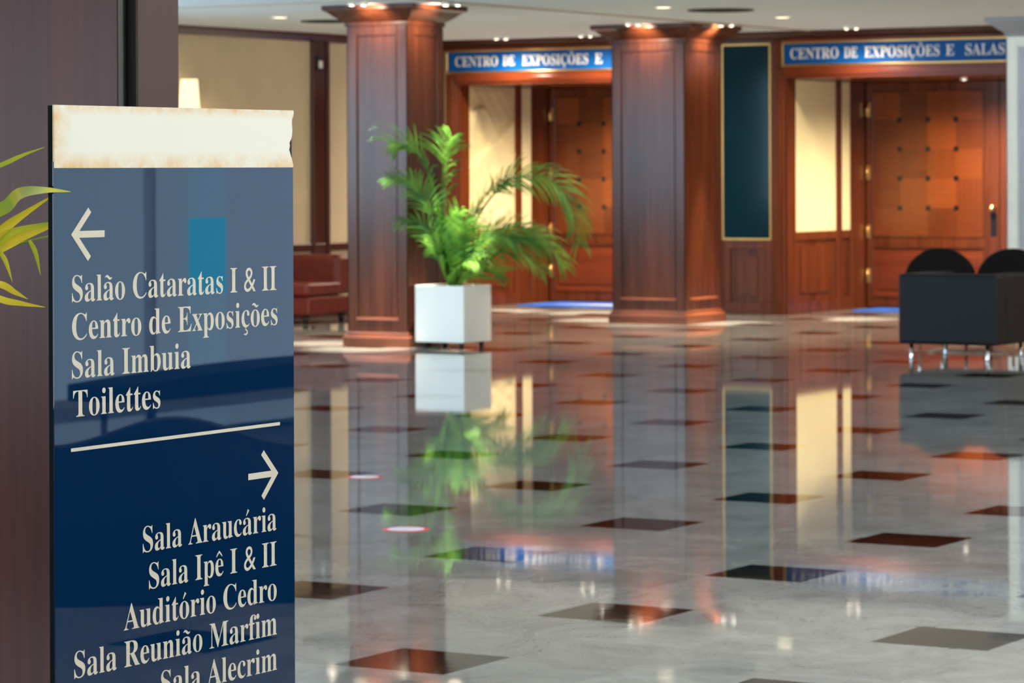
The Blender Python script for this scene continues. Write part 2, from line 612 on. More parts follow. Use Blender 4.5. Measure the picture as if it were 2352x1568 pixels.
# left wall woodwork: crown, chair rail, stiles, baseboard, lower cream panels stay bare wall
b = MB()
b.prism([(XL, HC), (XL + 0.075, HC), (XL + 0.06, HC - 0.03), (XL + 0.02, HC - 0.082), (XL, HC - 0.082)], 'y', 21.5, YW)
struct(b.build('trim_2', M_DARKWOOD))
b = MB()
b.box(XL, XL + 0.03, 21.5, YW, 0.655, 0.735)
struct(b.build('trim_3', M_DARKWOOD, bevel=0.006))
k = 4
for yc in (22.35, 26.965, 28.9):
    b = MB()
    b.box(XL, XL + 0.028, yc - 0.145, yc + 0.145, 0.08, HC - 0.08)
    b.box(XL + 0.028, XL + 0.045, yc - 0.145, yc - 0.10, 0.08, HC - 0.08)
    b.box(XL + 0.028, XL + 0.045, yc + 0.10, yc + 0.145, 0.08, HC - 0.08)
    struct(b.build('trim_%d' % k, M_DARKWOOD, bevel=0.004))
    k += 1
struct(MB().box(XL, XL + 0.03, 21.5, YW, 0, 0.09).build('baseboard_left', M_DARKWOOD, bevel=0.005))

# cream strip on the back wall left of the first bay
# crown along the back wall
b = MB()
b.prism([(YW, HC), (YW - 0.09, HC), (YW - 0.075, HC - 0.03), (YW - 0.02, HC - 0.075), (YW, HC - 0.075)], 'x', XL + 0.02, XR)
struct(b.build('trim_%d' % k, M_DARKWOOD)); k += 1
b = MB()
b.box(XL + 0.03, -15.02, YW - 0.035, YW, HC - 0.105, HC - 0.075)
b.box(-14.19, XR, YW - 0.035, YW, HC - 0.105, HC - 0.075)
struct(b.build('trim_%d' % k, M_HWOOD, bevel=0.006)); k += 1


def bay(x0, x1, sx0, sx1):
    """Casing, header rail and the side linings of one door recess."""
    global k
    b = MB()
    b.box(x0 - 0.14, x0, YW - 0.03, YW, 0, 2.486)
    b.box(x0 - 0.105, x0 - 0.035, YW - 0.042, YW - 0.03, 0.12, 2.45)
    b.box(x0 - 0.14, sx0, YW - 0.03, YW, 2.486, HC - 0.105)
    b.box(x1, x1 + 0.14, YW - 0.03, YW, 0, 2.486)
    b.box(x1 + 0.035, x1 + 0.105, YW - 0.042, YW - 0.03, 0.12, 2.45)
    b.box(sx1, x1 + 0.14, YW - 0.03, YW, 2.486, HC - 0.105)
    struct(b.build('trim_%d' % k, M_WALLWOOD, bevel=0.005)); k += 1
    b = MB()
    b.box(x0, x1, YW - 0.035, YW, ZH, 2.485)
    b.box(x0, x1, YW - 0.050, YW - 0.035, 2.395, 2.45)
    struct(b.build('trim_%d' % k, M_HWOOD, bevel=0.006)); k += 1
    # side lining: frame and lower wainscot (the cloth panels are added separately)
    for s, xs in ((1, x0), (-1, x1)):
        b = MB()
        def bx(y0, y1, z0, z1, d=0.022):
            b.box(min(xs, xs + s * d), max(xs, xs + s * d), y0, y1, z0, z1)
        bx(YW, YW + 0.2, 0.0, ZH)
        bx(30.46, 30.60, 0.0, ZH)
        bx(30.81, YD - 0.02, 0.0, ZH)
        bx(YW + 0.2, 30.46, 0.74, 0.825)
        bx(30.60, 30.81, 0.74, 0.825)
        bx(YW + 0.2, 30.46, 0.0, 0.13)
        bx(30.60, 30.81, 0.0, 0.13)
        bx(YW + 0.33, 30.33, 0.2, 0.68, 0.014)
        struct(b.build('trim_%d' % k, M_WALLWOOD, bevel=0.004)); k += 1


bay(*BAY1, BAY1[0] - 0.125, BAY1[1] + 0.06)
bay(*BAY2, BAY2[0] - 0.02, BAY2[1] + 0.02)

# wainscot of the pier between the bays
b = MB()
b.box(-14.88, -14.335, YW - 0.028, YW, 0.0, 0.12)
b.box(-14.88, -14.335, YW - 0.022, YW, 0.66, 0.745)
b.box(-14.88, -14.80, YW - 0.022, YW, 0.12, 0.66)
b.box(-14.42, -14.335, YW - 0.022, YW, 0.12, 0.66)
b.box(-14.72, -14.50, YW - 0.014, YW, 0.19, 0.59)
struct(b.build('trim_%d' % k, M_WALLWOOD, bevel=0.005)); k += 1


# ------------------------------------------------------------------ doors
def door_leaf(parent, x0, x1, hinge_left, knob, panelled):
    """One leaf between x0 and x1 (world), front face at YD."""
    hx = x0 if hinge_left else x1
    leaf = MB().box(x0, x1, YD, YD + 0.05, 0.012, ZH - 0.005)
    # stiles, rails and mouldings standing proud
    st = 0.165
    pieces = [(x0, x0 + 0.06, 0.012, ZH - 0.005), (x1 - st, x1, 0.012, ZH - 0.005)] if hinge_left else \
        [(x0, x0 + st, 0.012, ZH - 0.005), (x1 - 0.06, x1, 0.012, ZH - 0.005)]
    px0 = pieces[0][1]
    px1 = pieces[1][0]
    pieces += [(px0, px1, 2.278, ZH - 0.005), (px0, px1, 0.655, 0.742), (px0, px1, 0.012, 0.11)]
    for a0, a1, z0, z1 in pieces:
        leaf.box(a0, a1, YD - 0.014, YD, z0, z1)
    o = leaf.build('door_leaf', M_WALLWOOD, parent, bevel=0.004)
    # raised frame mouldings around the two panels
    m = MB()
    for z0, z1 in ((0.742, 2.278), (0.11, 0.655)):
        m.box(px0, px1, YD - 0.022, YD, z0, z0 + 0.022)
        m.box(px0, px1, YD - 0.022, YD, z1 - 0.022, z1)
        m.box(px0, px0 + 0.022, YD - 0.022, YD, z0 + 0.022, z1 - 0.022)
        m.box(px1 - 0.022, px1, YD - 0.022, YD, z0 + 0.022, z1 - 0.022)
    m.build('panel_moulding', M_WALLWOOD, o, bevel=0.006)
    off = wloc(parent)
    pm = parquet_mat('parquet_' + str(round(x0, 2)), px0 - off.x, 0.742, (px1 - px0) / 4, (2.278 - 0.742) / 5)
    MB().box(px0 + 0.022, px1 - 0.022, YD - 0.004, YD, 0.764, 2.256).build('upper_panel', pm, o)
    lp = MB()
    lp.frustum((px0 + 0.022, px1 - 0.022, YD - 0.003, YD), 0.132, (px0 + 0.022, px1 - 0.022, YD - 0.003, YD), 0.633)
    lp.box(px0 + 0.09, px1 - 0.09, YD - 0.012, YD - 0.003, 0.20, 0.565)
    lp.build('lower_panel', M_HWOOD, o, bevel=0.006)
    for z in (2.08, 1.42, 0.80, 0.34):
        h = MB()
        s = 1 if hinge_left else -1
        h.lathe((hx + s * 0.012, YD - 0.022, z - 0.075), [(0.014, 0), (0.014, 0.15)], 10)
        h.box(min(hx, hx + s * 0.05), max(hx, hx + s * 0.05), YD - 0.017, YD - 0.014, z - 0.075, z + 0.075)
        h.build('hinge', M_GOLD, o)
    if knob:
        kx = x1 - 0.062 if hinge_left else x0 + 0.062
        kb = MB()
        kb.lathe((kx, YD - 0.014, 1.054), [(0.032, 0), (0.032, -0.006), (0.014, -0.012), (0.014, -0.035), (0.030, -0.045),
                                           (0.036, -0.062), (0.028, -0.078), (0.0, -0.082)], 20, 'y')
        kb.build('door_knob', M_GOLD, o)
        pl = MB().box(kx - 0.035, kx + 0.035, YD - 0.017, YD - 0.0141, 0.76, 1.0)
        pl.build('push_plate', plain('dark_bronze_%d' % int(abs(x0) * 100), (0.03, 0.022, 0.03), 0.25, 0.6), o, bevel=0.004)
    return o


for n, (x0, x1) in enumerate((BAY1, BAY2), 1):
    d = bpy.data.objects.new('door_%d' % n, None)
    d.location = ((x0 + x1) / 2, YD, 0)
    C.objects.link(d)
    struct(d)
    mid = (x0 + x1) / 2
    door_leaf(d, x0 + 0.03, mid - 0.003, True, True, True)
    door_leaf(d, mid + 0.003, x1 - 0.03, False, False, True)

# cloth and relief panels on the recess sides (x = side face, facing into the recess)
def side_panel(name, xs, s, y0, y1, mat, label, cat):
    p = MB().box(min(xs, xs + s * 0.016), max(xs, xs + s * 0.016), y0, y1, 0.825, ZH - 0.005)
    return tag(p.build(name, mat, bevel=0.003), label, cat)


side_panel('wall_panel', BAY2[0], 1, YW + 0.2, 30.46, M_YELLOW,
           'tall pale yellow cloth panel on the left side of the right door recess', 'panel')
side_panel('wall_panel', BAY2[0], 1, 30.60, 30.81, M_YELLOW,
           'narrow golden yellow panel strip beside the hinges of the right hand doors', 'panel')
side_panel('wall_panel', BAY1[0], 1, 30.60, 30.81, M_YELLOW,
           'narrow golden yellow panel strip beside the hinges of the left hand doors', 'panel')

# carved relief panel in the left recess: flowing dune and wave ridges
def relief():
    m = MB()
    ny, nz = 70, 150
    y0, y1, z0, z1 = YW + 0.2, 30.46, 0.825, ZH - 0.005
    rows = []
    for j in range(nz + 1):
        z = z0 + (z1 - z0) * j / nz
        row = []
        for i in range(ny + 1):
            y = y0 + (y1 - y0) * i / ny
            u = i / ny
            w = j / nz
            # main wave crest sweeping down to the right, second crest rising
            c1 = 0.80 - 0.22 * u + 0.10 * math.sin(u * 6.0)
            d1 = max(0.0, 1 - abs(w - c1) / 0.16) * (1.0 if w < c1 else max(0.0, 1 - (w - c1) / 0.02))
            c2 = 0.40 + 0.38 * u ** 0.8
            d2 = max(0.0, 1 - abs(w - c2) / 0.20) * (1.0 if w < c2 else max(0.0, 1 - (w - c2) / 0.03))
            rip = 0.5 + 0.5 * math.sin(u * 30 + 6 * math.sin(w * 7) + w * 9)
            low = max(0.0, 1 - w / 0.3)
            h = 0.012 + 0.045 * d1 + 0.040 * d2 + 0.010 * rip * (0.4 + low) + 0.018 * low * math.sin(u * 17) * math.sin(w * 50)
            e = min(1, 12 * min(u, 1 - u)) * min(1, 25 * min(w, 1 - w))
            row.append((BAY1[0] + 0.012 + max(0.0, h) * e, y, z))
        rows.append(row)
    m.rings(rows, True, cap=False, closed=False)
    n = len(m.v)
    m.box(BAY1[0] + 0.001, BAY1[0] + 0.013, y0, y1, z0, z1)
    o = m.build('relief_panel', M_PANEL_ART)
    return tag(o, 'sandy relief panel of flowing wave ridges behind the potted palm', 'panel')


relief()

# cream strip between the first column and the left bay
tag(MB().box(-18.2, BAY1[0] - 0.145, YW - 0.012, YW, 0.74, HC - 0.11).build('wall_panel', M_CREAM),
    'thin cream cloth strip on the back wall left of the left door casing', 'panel')

# blue glass panel in a brass frame
t = thing('framed_panel', (-14.612, YW, 0.745), 'tall dark blue glass panel in a thin brass frame between the two doorways', 'panel')
MB().box(-14.868, -14.356, YW - 0.018, YW - 0.004, 0.768, 2.705).build('glass', M_BLUEGLASS, t)
f = MB()
for a in ((-14.888, -14.868, 0.745, 2.728), (-14.356, -14.336, 0.745, 2.728), (-14.868, -14.356, 0.745, 0.768), (-14.868, -14.356, 2.705, 2.728)):
    f.box(a[0], a[1], YW - 0.03, YW, a[2], a[3])
f.build('frame', M_GOLD, t, bevel=0.004)


# ------------------------------------------------------------------ lettering
def serif(s):
    o = ''
    for c in s:
        if 'A' <= c <= 'Z':
            o += chr(0x1D400 + ord(c) - 65)
        elif 'a' <= c <= 'z':
            o += chr(0x1D41A + ord(c) - 97)
        else:
            o += c
    return o


BASE = {'ã': ('a', 'tilde'), 'õ': ('o', 'tilde'), 'Õ': ('O', 'tilde'), 'ç': ('c', 'ced'), 'Ç': ('C', 'ced'),
        'ê': ('e', 'circ'), 'á': ('a', 'acute'), 'ó': ('o', 'acute')}
_cache = {}


def text_raw(s, off):
    key = (s, off)
    if key in _cache:
        return _cache[key]
    cu = bpy.data.curves.new('lettering', 'FONT')
    cu.body = s
    cu.size = 1
    cu.offset = off
    cu.resolution_u = 4
    o = bpy.data.objects.new('lettering', cu)
    C.objects.link(o)
    bpy.context.view_layer.update()
    dg = bpy.context.evaluated_depsgraph_get()
    me = bpy.data.meshes.new_from_object(o.evaluated_get(dg))
    vs = [(v.co.x, v.co.y) for v in me.vertices]
    fs = [tuple(p.vertices) for p in me.polygons]
    bpy.data.objects.remove(o)
    bpy.data.curves.remove(cu)
    bpy.data.meshes.remove(me)
    _cache[key] = (vs, fs)
    return vs, fs


def ribbon(pts, wid):
    vs, fs = [], []
    for i, (x, y) in enumerate(pts):
        a = pts[max(0, i - 1)]
        b2 = pts[min(len(pts) - 1, i + 1)]
        dx, dy = b2[0] - a[0], b2[1] - a[1]
        l = math.hypot(dx, dy) or 1
        w = wid[i] / 2
        vs += [(x - dy / l * w, y + dx / l * w), (x + dy / l * w, y - dx / l * w)]
        if i:
            q = 2 * i
            fs.append((q - 2, q - 1, q + 1, q))
    return vs, fs


def text2d(s, off):
    """2-D serif lettering with hand drawn accents; unit font size."""
    plain_s = ''.join(BASE[c][0] if c in BASE else c for c in s)
    vs, fs = text_raw(serif(plain_s), off)
    vs, fs = list(vs), list(fs)
    for i, c in enumerate(s):
        if c not in BASE:
            continue
        b0, acc = BASE[c]
        pv, _ = text_raw(serif(plain_s[:i + 1]), off)
        lv, _ = text_raw(serif(b0), off)
        right = max(v[0] for v in pv)
        w = max(v[0] for v in lv) - min(v[0] for v in lv)
        top = max(v[1] for v in lv)
        cx = right - w / 2
        k2 = 1.3 if c.isupper() else 1.0
        if acc == 'tilde':
            n = 10
            pts = [(cx + k2 * 0.15 * (2 * t / n - 1), top + 0.12 + 0.035 * math.sin(2 * PI * t / n)) for t in range(n + 1)]
            a = ribbon(pts, [0.02 + 0.055 * math.sin(PI * t / n) for t in range(n + 1)])
        elif acc == 'acute':
            a = ribbon([(cx - 0.05, top + 0.06), (cx + 0.0, top + 0.13), (cx + 0.06, top + 0.22)], [0.03, 0.05, 0.085])
        elif acc == 'circ':
            a = ribbon([(cx - 0.14, top + 0.06), (cx - 0.07, top + 0.13), (cx, top + 0.19), (cx + 0.07, top + 0.13), (cx + 0.14, top + 0.06)],
                       [0.03, 0.05, 0.07, 0.05, 0.03])
        else:
            a = ribbon([(cx + 0.01, 0.0), (cx + 0.0, -0.07), (cx + 0.07, -0.10), (cx + 0.08, -0.16), (cx + 0.02, -0.20), (cx - 0.08, -0.19)],
                       [0.04, 0.04, 0.05, 0.06, 0.05, 0.03])
        n0 = len(vs)
        vs += a[0]
        fs += [tuple(q + n0 for q in f) for f in a[1]]
    return vs, fs


def put_text(name, s, parent, mat, place, a0, a1, base, cap, off, depth):
    """Text stretched between a0 and a1 along the wall, cap height cap; place(a, z, d) -> world."""
    cv, _ = text_raw(serif('I'), off)
    ch = max(v[1] for v in cv)
    whole, _ = text2d(s, off)
    x0 = min(v[0] for v in whole)
    x1 = max(v[0] for v in whole)
    sx = (a1 - a0) / (x1 - x0)
    sz = cap / ch
    words = s.split(' ')
    if len(words) > 1:
        for i, w in enumerate(words):
            pre, _ = text2d(' '.join(words[:i + 1]), off)
            own, _ = text2d(w, off)
            r = max(v[0] for v in pre)
            l = r - (max(v[0] for v in own) - min(v[0] for v in own))
            put_text(name, w, parent, mat, place, a0 + (l - x0) * sx, a0 + (r - x0) * sx, base, cap, off, depth)
        return
    vs, fs = text2d(s, off)
    m = MB()
    P = [(a0 + (x - x0) * sx, base + y * sz) for x, y in vs]
    m.add([place(a, z, depth) for a, z in P], fs)
    return m.build(name, mat, parent)


# ------------------------------------------------------------------ overhead signs
def overhead(x0, x1, label, anchors, hidden):
    t = thing('overhead_sign', ((x0 + x1) / 2, YW, 2.485), label, 'sign', 'overhead exhibition centre signs')
    MB().box(x0 + 0.022, x1 - 0.022, YW - 0.02, YW - 0.001, 2.507, 2.713).build('sign_board', M_SIGNBLUE, t)
    f = MB()
    for a in ((x0, x1, 2.486, 2.508), (x0, x1, 2.712, 2.734)):
        f.box(a[0], a[1], YW - 0.04, YW - 0.001, a[2], a[3])
    for a in ((x0, x0 + 0.022), (x1 - 0.022, x1)):
        f.box(a[0], a[1], YW - 0.04, YW - 0.001, 2.508, 2.712)
    f.build('frame', M_GOLD, t, bevel=0.006)
    for s, a0, a1 in anchors:
        put_text('lettering', s, t, M_WHITE, lambda a, z, d: (a, YW - 0.021 - d, z), a0, a1, 2.562, 0.106, 0.004, 0.0)
    return t


overhead(BAY1[0] - 0.125, BAY1[1] + 0.06, 'blue white-lettered sign in a brass frame above the left hand doors',
         [('CENTRO', -18.06, -17.53), ('DE', -17.47, -17.325), ('EXPOSIÇÕES', -17.235, -16.44), ('E', -16.36, -16.27), ('SALAS', -16.12, -15.71)], None)
overhead(BAY2[0] - 0.02, BAY2[1] + 0.02, 'blue white-lettered sign in a brass frame above the right hand doors',
         [('CENTRO', -14.12, -13.59), ('DE', -13.53, -13.385), ('EXPOSIÇÕES', -13.31, -12.51), ('E', -12.445, -12.355), ('SALAS', -12.24, -11.83)], None)


# ------------------------------------------------------------------ columns
def column(x0, x1, y0, y1, label, m_body=None, m_panel=None, m_cap=None):
    m_body = m_body or M_COL
    m_panel = m_panel or M_COL
    m_cap = m_cap or M_COL
    t = thing('column', ((x0 + x1) / 2, (y0 + y1) / 2, 0), label, 'column')
    zt, zb = 2.70, 0.125
    sh = MB().box(x0 + 0.015, x1 - 0.015, y0 + 0.015, y1 - 0.015, 0.05, HC - 0.03)
    # raised stiles and rails that frame a sunken panel on each face
    st = 0.10
    zt2, zb2 = 2.585, 0.235
    for (ax, fx) in (('y', y0), ('y', y1), ('x', x0), ('x', x1)):
        s = 1 if fx in (y0, x0) else -1
        a0, a1 = (x0, x1) if ax == 'y' else (y0, y1)
        for (u0, u1, z0, z1) in ((a0, a0 + st, zb, zt), (a1 - st, a1, zb, zt), (a0 + st, a1 - st, zb, zb2), (a0 + st, a1 - st, zt2, zt)):
            f0, f1 = min(fx, fx + s * 0.016), max(fx, fx + s * 0.016)
            if ax == 'y':
                sh.box(u0, u1, f0, f1, z0, z1)
            else:
                sh.box(f0, f1, u0, u1, z0, z1)
    sh.build('shaft', m_body, t, bevel=0.006)
    pn = MB()
    for (ax, fx) in (('y', y0 + 0.012), ('y', y1 - 0.012), ('x', x0 + 0.012), ('x', x1 - 0.012)):
        a0, a1 = (x0, x1) if ax == 'y' else (y0, y1)
        if ax == 'y':
            pn.box(a0 + st + 0.012, a1 - st - 0.012, fx - 0.004, fx + 0.004, zb2 + 0.012, zt2 - 0.012)
        else:
            pn.box(fx - 0.004, fx + 0.004, a0 + st + 0.012, a1 - st - 0.012, zb2 + 0.012, zt2 - 0.012)
    pn.build('panel', m_panel, t, bevel=0.003)
    # rounded bead along the foot of each panel, its lighter wood a painted highlight
    sl = MB()
    for (ax, fx) in (('y', y0), ('y', y1), ('x', x0), ('x', x1)):
        s = 1 if fx in (y0, x0) else -1
        a0, a1 = ((x0, x1) if ax == 'y' else (y0, y1))
        a0, a1 = a0 + st * 0.9, a1 - st * 0.9
        pr = [(fx + s * 0.014, 0.222), (fx - s * 0.008, 0.222)] + [(fx + s * (0.014 - 0.022 * math.cos(q * PI / 16)), 0.224 + 0.024 * math.sin(q * PI / 16)) for q in range(0, 9)]
        if ax == 'y':
            sl.prism(pr, 'x', a0, a1)
        else:
            sl.prism(pr, 'y', a0, a1)
    sl.build('panel_bead', M_HILITEWOOD if m_body is M_COL else m_body, t)
    # base: plinth and a cove
    r = lambda e: (x0 - e, x1 + e, y0 - e, y1 + e)
    bs = MB()
    prof = [(0.028, 0.0), (0.028, 0.072)] + [(0.006 + 0.022 * math.cos(a * PI / 12), 0.072 + 0.026 * math.sin(a * PI / 12)) for a in range(1, 7)] + [(0.006, 0.104)] + [(0.0 + 0.006 * math.cos(a * PI / 8), 0.104 + 0.02 * math.sin(a * PI / 8)) for a in range(1, 5)] + [(0.0, 0.126)]
    bs.rings([[(r(e)[0], r(e)[2], z), (r(e)[1], r(e)[2], z), (r(e)[1], r(e)[3], z), (r(e)[0], r(e)[3], z)] for e, z in prof])
    bs.build('plinth', M_HILITEWOOD if m_body is M_COL else m_body, t)
    # capital: flares out towards the ceiling
    cp = MB()
    prof = [(0.0, 2.665), (0.012, 2.67), (0.012, 2.70), (0.035, 2.715), (0.075, 2.745), (0.120, 2.785), (0.150, 2.80), (0.150, HC - 0.002)]
    cp.rings([[(r(e)[0], r(e)[2], z), (r(e)[1], r(e)[2], z), (r(e)[1], r(e)[3], z), (r(e)[0], r(e)[3], z)] for e, z in prof])
    cp.build('capital', m_cap, t, bevel=0.002)
    return t


column(-14.975, -14.376, 22.55, 23.12, 'panelled mahogany column behind the white planter, nearest of the wooden columns')
column(-14.96, -14.175, 27.10, 27.86, 'wider panelled mahogany column in front of the blue glass panel')
column(-11.22, -10.46, 27.80, 28.55, 'pale grey lacquered column at the right edge behind the dark armchair', M_PALECOL, M_PALEPANEL, M_PALECAP)

# big wooden pillar behind the directory sign
t = thing('wooden_pillar', (-5.6, 6.6, 0), 'large dark wood pillar with a corner groove blackened for shade behind the directory sign', 'pillar')
PB, PY = -4.855, 6.30
b = MB().prism([(-6.6, PY), (PB, PY), (PB, PY + 0.034), (-6.6, PY + 0.034)], 'z', 0, HC)
b.build('front_board', M_PILLAR, t, bevel=0.003)
b = MB().prism([(-6.6, PY + 0.034), (PB - 0.02, PY + 0.034), (PB - 0.02, PY + 0.21), (-6.6, PY + 0.21)], 'z', 0, HC)
b.box(PB, PB + 0.0015, PY + 0.003, PY + 0.034, 0, HC)
b.box(PB - 0.02, PB + 0.0265, PY + 0.0425, PY + 0.0445, 0, HC)  # thin black sheets over the board edges paint in the groove's shade
b.build('groove_core', M_GROOVESHADE, t)
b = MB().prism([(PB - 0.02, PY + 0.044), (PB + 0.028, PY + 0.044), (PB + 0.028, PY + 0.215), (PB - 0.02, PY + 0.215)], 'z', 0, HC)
b.build('side_board', M_PILLAR_SHADED, t, bevel=0.003)


# ------------------------------------------------------------------ ceiling fittings
def downlight(x, y, label, radius=0.075, group='round ceiling downlights'):
    t = thing('downlight', (x, y, HC), label, 'ceiling light', group)
    MB().lathe((x, y, HC), [(radius, -0.001), (radius + 0.012, -0.001), (radius + 0.012, -0.008), (radius, -0.012), (radius, -0.001)], 28).build('trim_ring', M_RING, t)
    ring = t.children[0]
    MB().lathe((x, y, HC), [(0.0, -0.009), (radius, -0.009), (radius, -0.001), (0.0, -0.001)], 28).build('lens', M_WARM, ring)
    l = bpy.data.lights.new('downlight_beam', 'SPOT')
    l.energy = 380
    l.color = (1.0, 0.83, 0.58)
    l.spot_size = math.radians(100)
    l.spot_blend = 1.0
    l.shadow_soft_size = 0.06
    o = bpy.data.objects.new('downlight_beam', l)
    C.objects.link(o)
    o.parent = t
    o.location = (0, 0, -0.03)
    return t


downlight(-16.494, 23.768, 'round warm downlight in the ceiling left of the nearer wooden column')
downlight(-12.851, 24.187, 'round warm downlight in the ceiling nearer the camera than the dark round vent')
downlight(-12.815, 26.412, 'round warm downlight in the ceiling beyond the dark round vent')


def spot(x, y, label, lamps=((0, 0),), power=2600, size=23, group='small bright ceiling spotlights', z=HC, rad=0.028, wash=40, aim=None):
    t = thing('spotlight', (x, y, z), label, 'ceiling light', group)
    for dx, dy in lamps:
        c = (x + dx, y + dy, z)
        ring = MB().lathe(c, [(rad, -0.001), (rad + 0.008, -0.001), (rad + 0.010, -0.020), (rad, -0.022), (rad, -0.001)], 20).build('lamp_ring', M_RING, t)
        MB().lathe(c, [(0.0, -0.016), (rad * 0.6, -0.022), (rad, -0.016), (rad, -0.001), (0.0, -0.001)], 20).build('bulb', M_SPOTLENS, ring)
    l = bpy.data.lights.new('spotlight_beam', 'SPOT')
    l.energy = power
    l.color = (1.0, 0.84, 0.62)
    l.spot_size = math.radians(size)
    l.spot_blend = 0.9
    l.shadow_soft_size = 0.03
    o = bpy.data.objects.new('spotlight_beam', l)
    C.objects.link(o)
    o.parent = t
    o.location = (0, 0, -0.035)
    if aim:
        # the second lamp of the pair is tilted at the capital beside it
        l = bpy.data.lights.new('capital_beam', 'SPOT')
        l.energy = 30
        l.color = (1.0, 0.84, 0.62)
        l.spot_size = math.radians(95)
        l.spot_blend = 1.0
        l.shadow_soft_size = 0.02
        o = bpy.data.objects.new('capital_beam', l)
        C.objects.link(o)
        o.parent = t
        o.location = (0, 0, -0.06)
        o.rotation_euler = Vector((aim[0], aim[1], -0.1)).to_track_quat('-Z', 'Y').to_euler()
    if wash:
        l = bpy.data.lights.new('spotlight_wash', 'SPOT')
        l.energy = wash
        l.color = (1.0, 0.84, 0.62)
        l.spot_size = math.radians(166)
        l.spot_blend = 1.0
        l.shadow_soft_size = 0.05
        o = bpy.data.objects.new('spotlight_wash', l)
        C.objects.link(o)
        o.parent = t
        o.location = (0, 0, -0.05)
    return t


TW = ((-0.04, -0.028), (0.04, 0.028))
spot(-17.245, 28.87, 'twin bright spotlight close to the crown above the left end of the left overhead sign', TW, wash=110)
spot(-16.212, 28.82, 'twin bright spotlight close to the crown above the right end of the left overhead sign', TW, wash=110)
spot(-13.215, 28.765, 'bright spotlight close to the crown above the right overhead sign', TW, wash=110)
spot(-14.637, 22.21, 'twin bright spotlight over the front of the nearer wooden column', TW, aim=(0, 1))
spot(-14.01, 22.665, 'twin bright spotlight over the white planter beside the nearer wooden column', TW, 2300, aim=(-1, 0))
spot(-15.33, 22.83, 'bright spotlight hidden behind the left flare of the nearer column capital')
spot(-14.55, 26.78, 'small spotlight over the front of the farther wooden column', TW, 1300, aim=(0, 1))
spot(-13.909, 27.45, 'bright spotlight over the right side of the farther wooden column', TW, aim=(-1, 0))
spot(-15.30, 27.50, 'spotlight hidden behind the left flare of the farther column capital')
spot(-16.45, 30.15, 'recessed spotlight in the soffit of the left door recess', ((0, 0),), 480, 164, 'spotlights in the door recesses', ZH, wash=0)
spot(-12.62, 30.15, 'recessed spotlight in the soffit of the right door recess', ((0, 0),), 480, 164, 'spotlights in the door recesses', ZH, wash=0)


def vent(x, y, r, label):
    t = thing('ceiling_vent', (x, y, HC), label, 'vent')
    MB().lathe((x, y, HC), [(r * 0.86, -0.001), (r, -0.001), (r * 0.97, -0.012), (r * 0.86, -0.012), (r * 0.86, -0.001)], 36).build('rim', M_VENT, t)
    g = MB()
    for q in (0.15, 0.33, 0.51, 0.69):
        g.lathe((x, y, HC), [(r * q, -0.002), (r * (q + 0.12), -0.001), (r * (q + 0.12), -0.004), (r * q, -0.014), (r * q, -0.002)], 32)
    g.build('grille', M_VENT, t)
    return t


vent(-12.691, 24.94, 0.29, 'dark round vent in the ceiling between two warm downlights')
vent(-16.60, 24.70, 0.26, 'dark round vent in the ceiling left of the nearer wooden column')

# wall lamp with a tapering glowing shade
t = thing('wall_lamp', (-18.12, 24.615, 1.95), 'glowing tapered wall lamp on the cream wall above the directory sign', 'lamp')
sh = MB().lathe((-18.12, 24.615, 1.95), [(0.108, 0.0), (0.080, 0.38), (0.077, 0.38), (0.105, 0.0)], 28)
sh.build('lamp_shade', M_SHADE, t)
ar = MB().tube([(-18.24, 24.615, 2.02), (-18.17, 24.615, 2.02), (-18.12, 24.615, 2.06)], 0.008)
ar.lathe((-18.25, 24.615, 2.02), [(0.04, 0.0), (0.04, 0.015)], 16, 'x')
ar.build('bracket', M_GOLD, t)
l = bpy.data.lights.new('wall_lamp_bulb', 'POINT')
l.energy = 14
l.color = (1.0, 0.75, 0.42)
l.shadow_soft_size = 0.04
o = bpy.data.objects.new('wall_lamp_bulb', l)
C.objects.link(o)
o.parent = t
o.location = (0, 0, -0.06)

# small sensor on the dark stile
t = thing('wall_sensor', (-18.2, 26.9, 2.45), 'small black and white sensor box high on the dark wall stile', 'sensor')
MB().box(-18.222, -18.18, 26.855, 26.945, 2.455, 2.61).build('housing', M_BLACK, t, bevel=0.006)
MB().box(-18.18, -18.165, 26.87, 26.93, 2.49, 2.565).build('window', M_WHITE, t, bevel=0.006)

# ------------------------------------------------------------------ directory sign
XS = -3.2
SY0, SY1, SZ1, SZB = 3.989, 4.649, 1.572, 1.474
sg = thing('directory_sign', (XS, (SY0 + SY1) / 2, 0), 'tall glossy dark blue directory sign with cream lettering and two arrows', 'sign')
M_SIGN = plain('navy_gloss_panel', (0.0008, 0.016, 0.055), 0.012, ior=1.5)
M_CREAMTXT = plain('cream_vinyl', (0.52, 0.48, 0.37), 0.5)
M_EDGE = plain('dark_edge', (0.002, 0.006, 0.006), 0.5, ior=1.15)
MB().box(XS - 0.002, XS, SY0, SY1, 0.10, SZB + 0.01).build('panel_face', M_SIGN, sg)
MB().box(XS - 0.011, XS - 0.002, SY0, SY1, 0.06, SZ1).build('backing_board', M_EDGE, sg, bevel=0.001)
MB().box(XS - 0.16, XS + 0.14, SY0 + 0.04, SY1 - 0.04, 0.0, 0.02).box(XS - 0.035, XS + 0.02, SY0 + 0.06, SY1 - 0.06, 0.02, 0.062).build('foot', M_EDGE, sg, bevel=0.003)


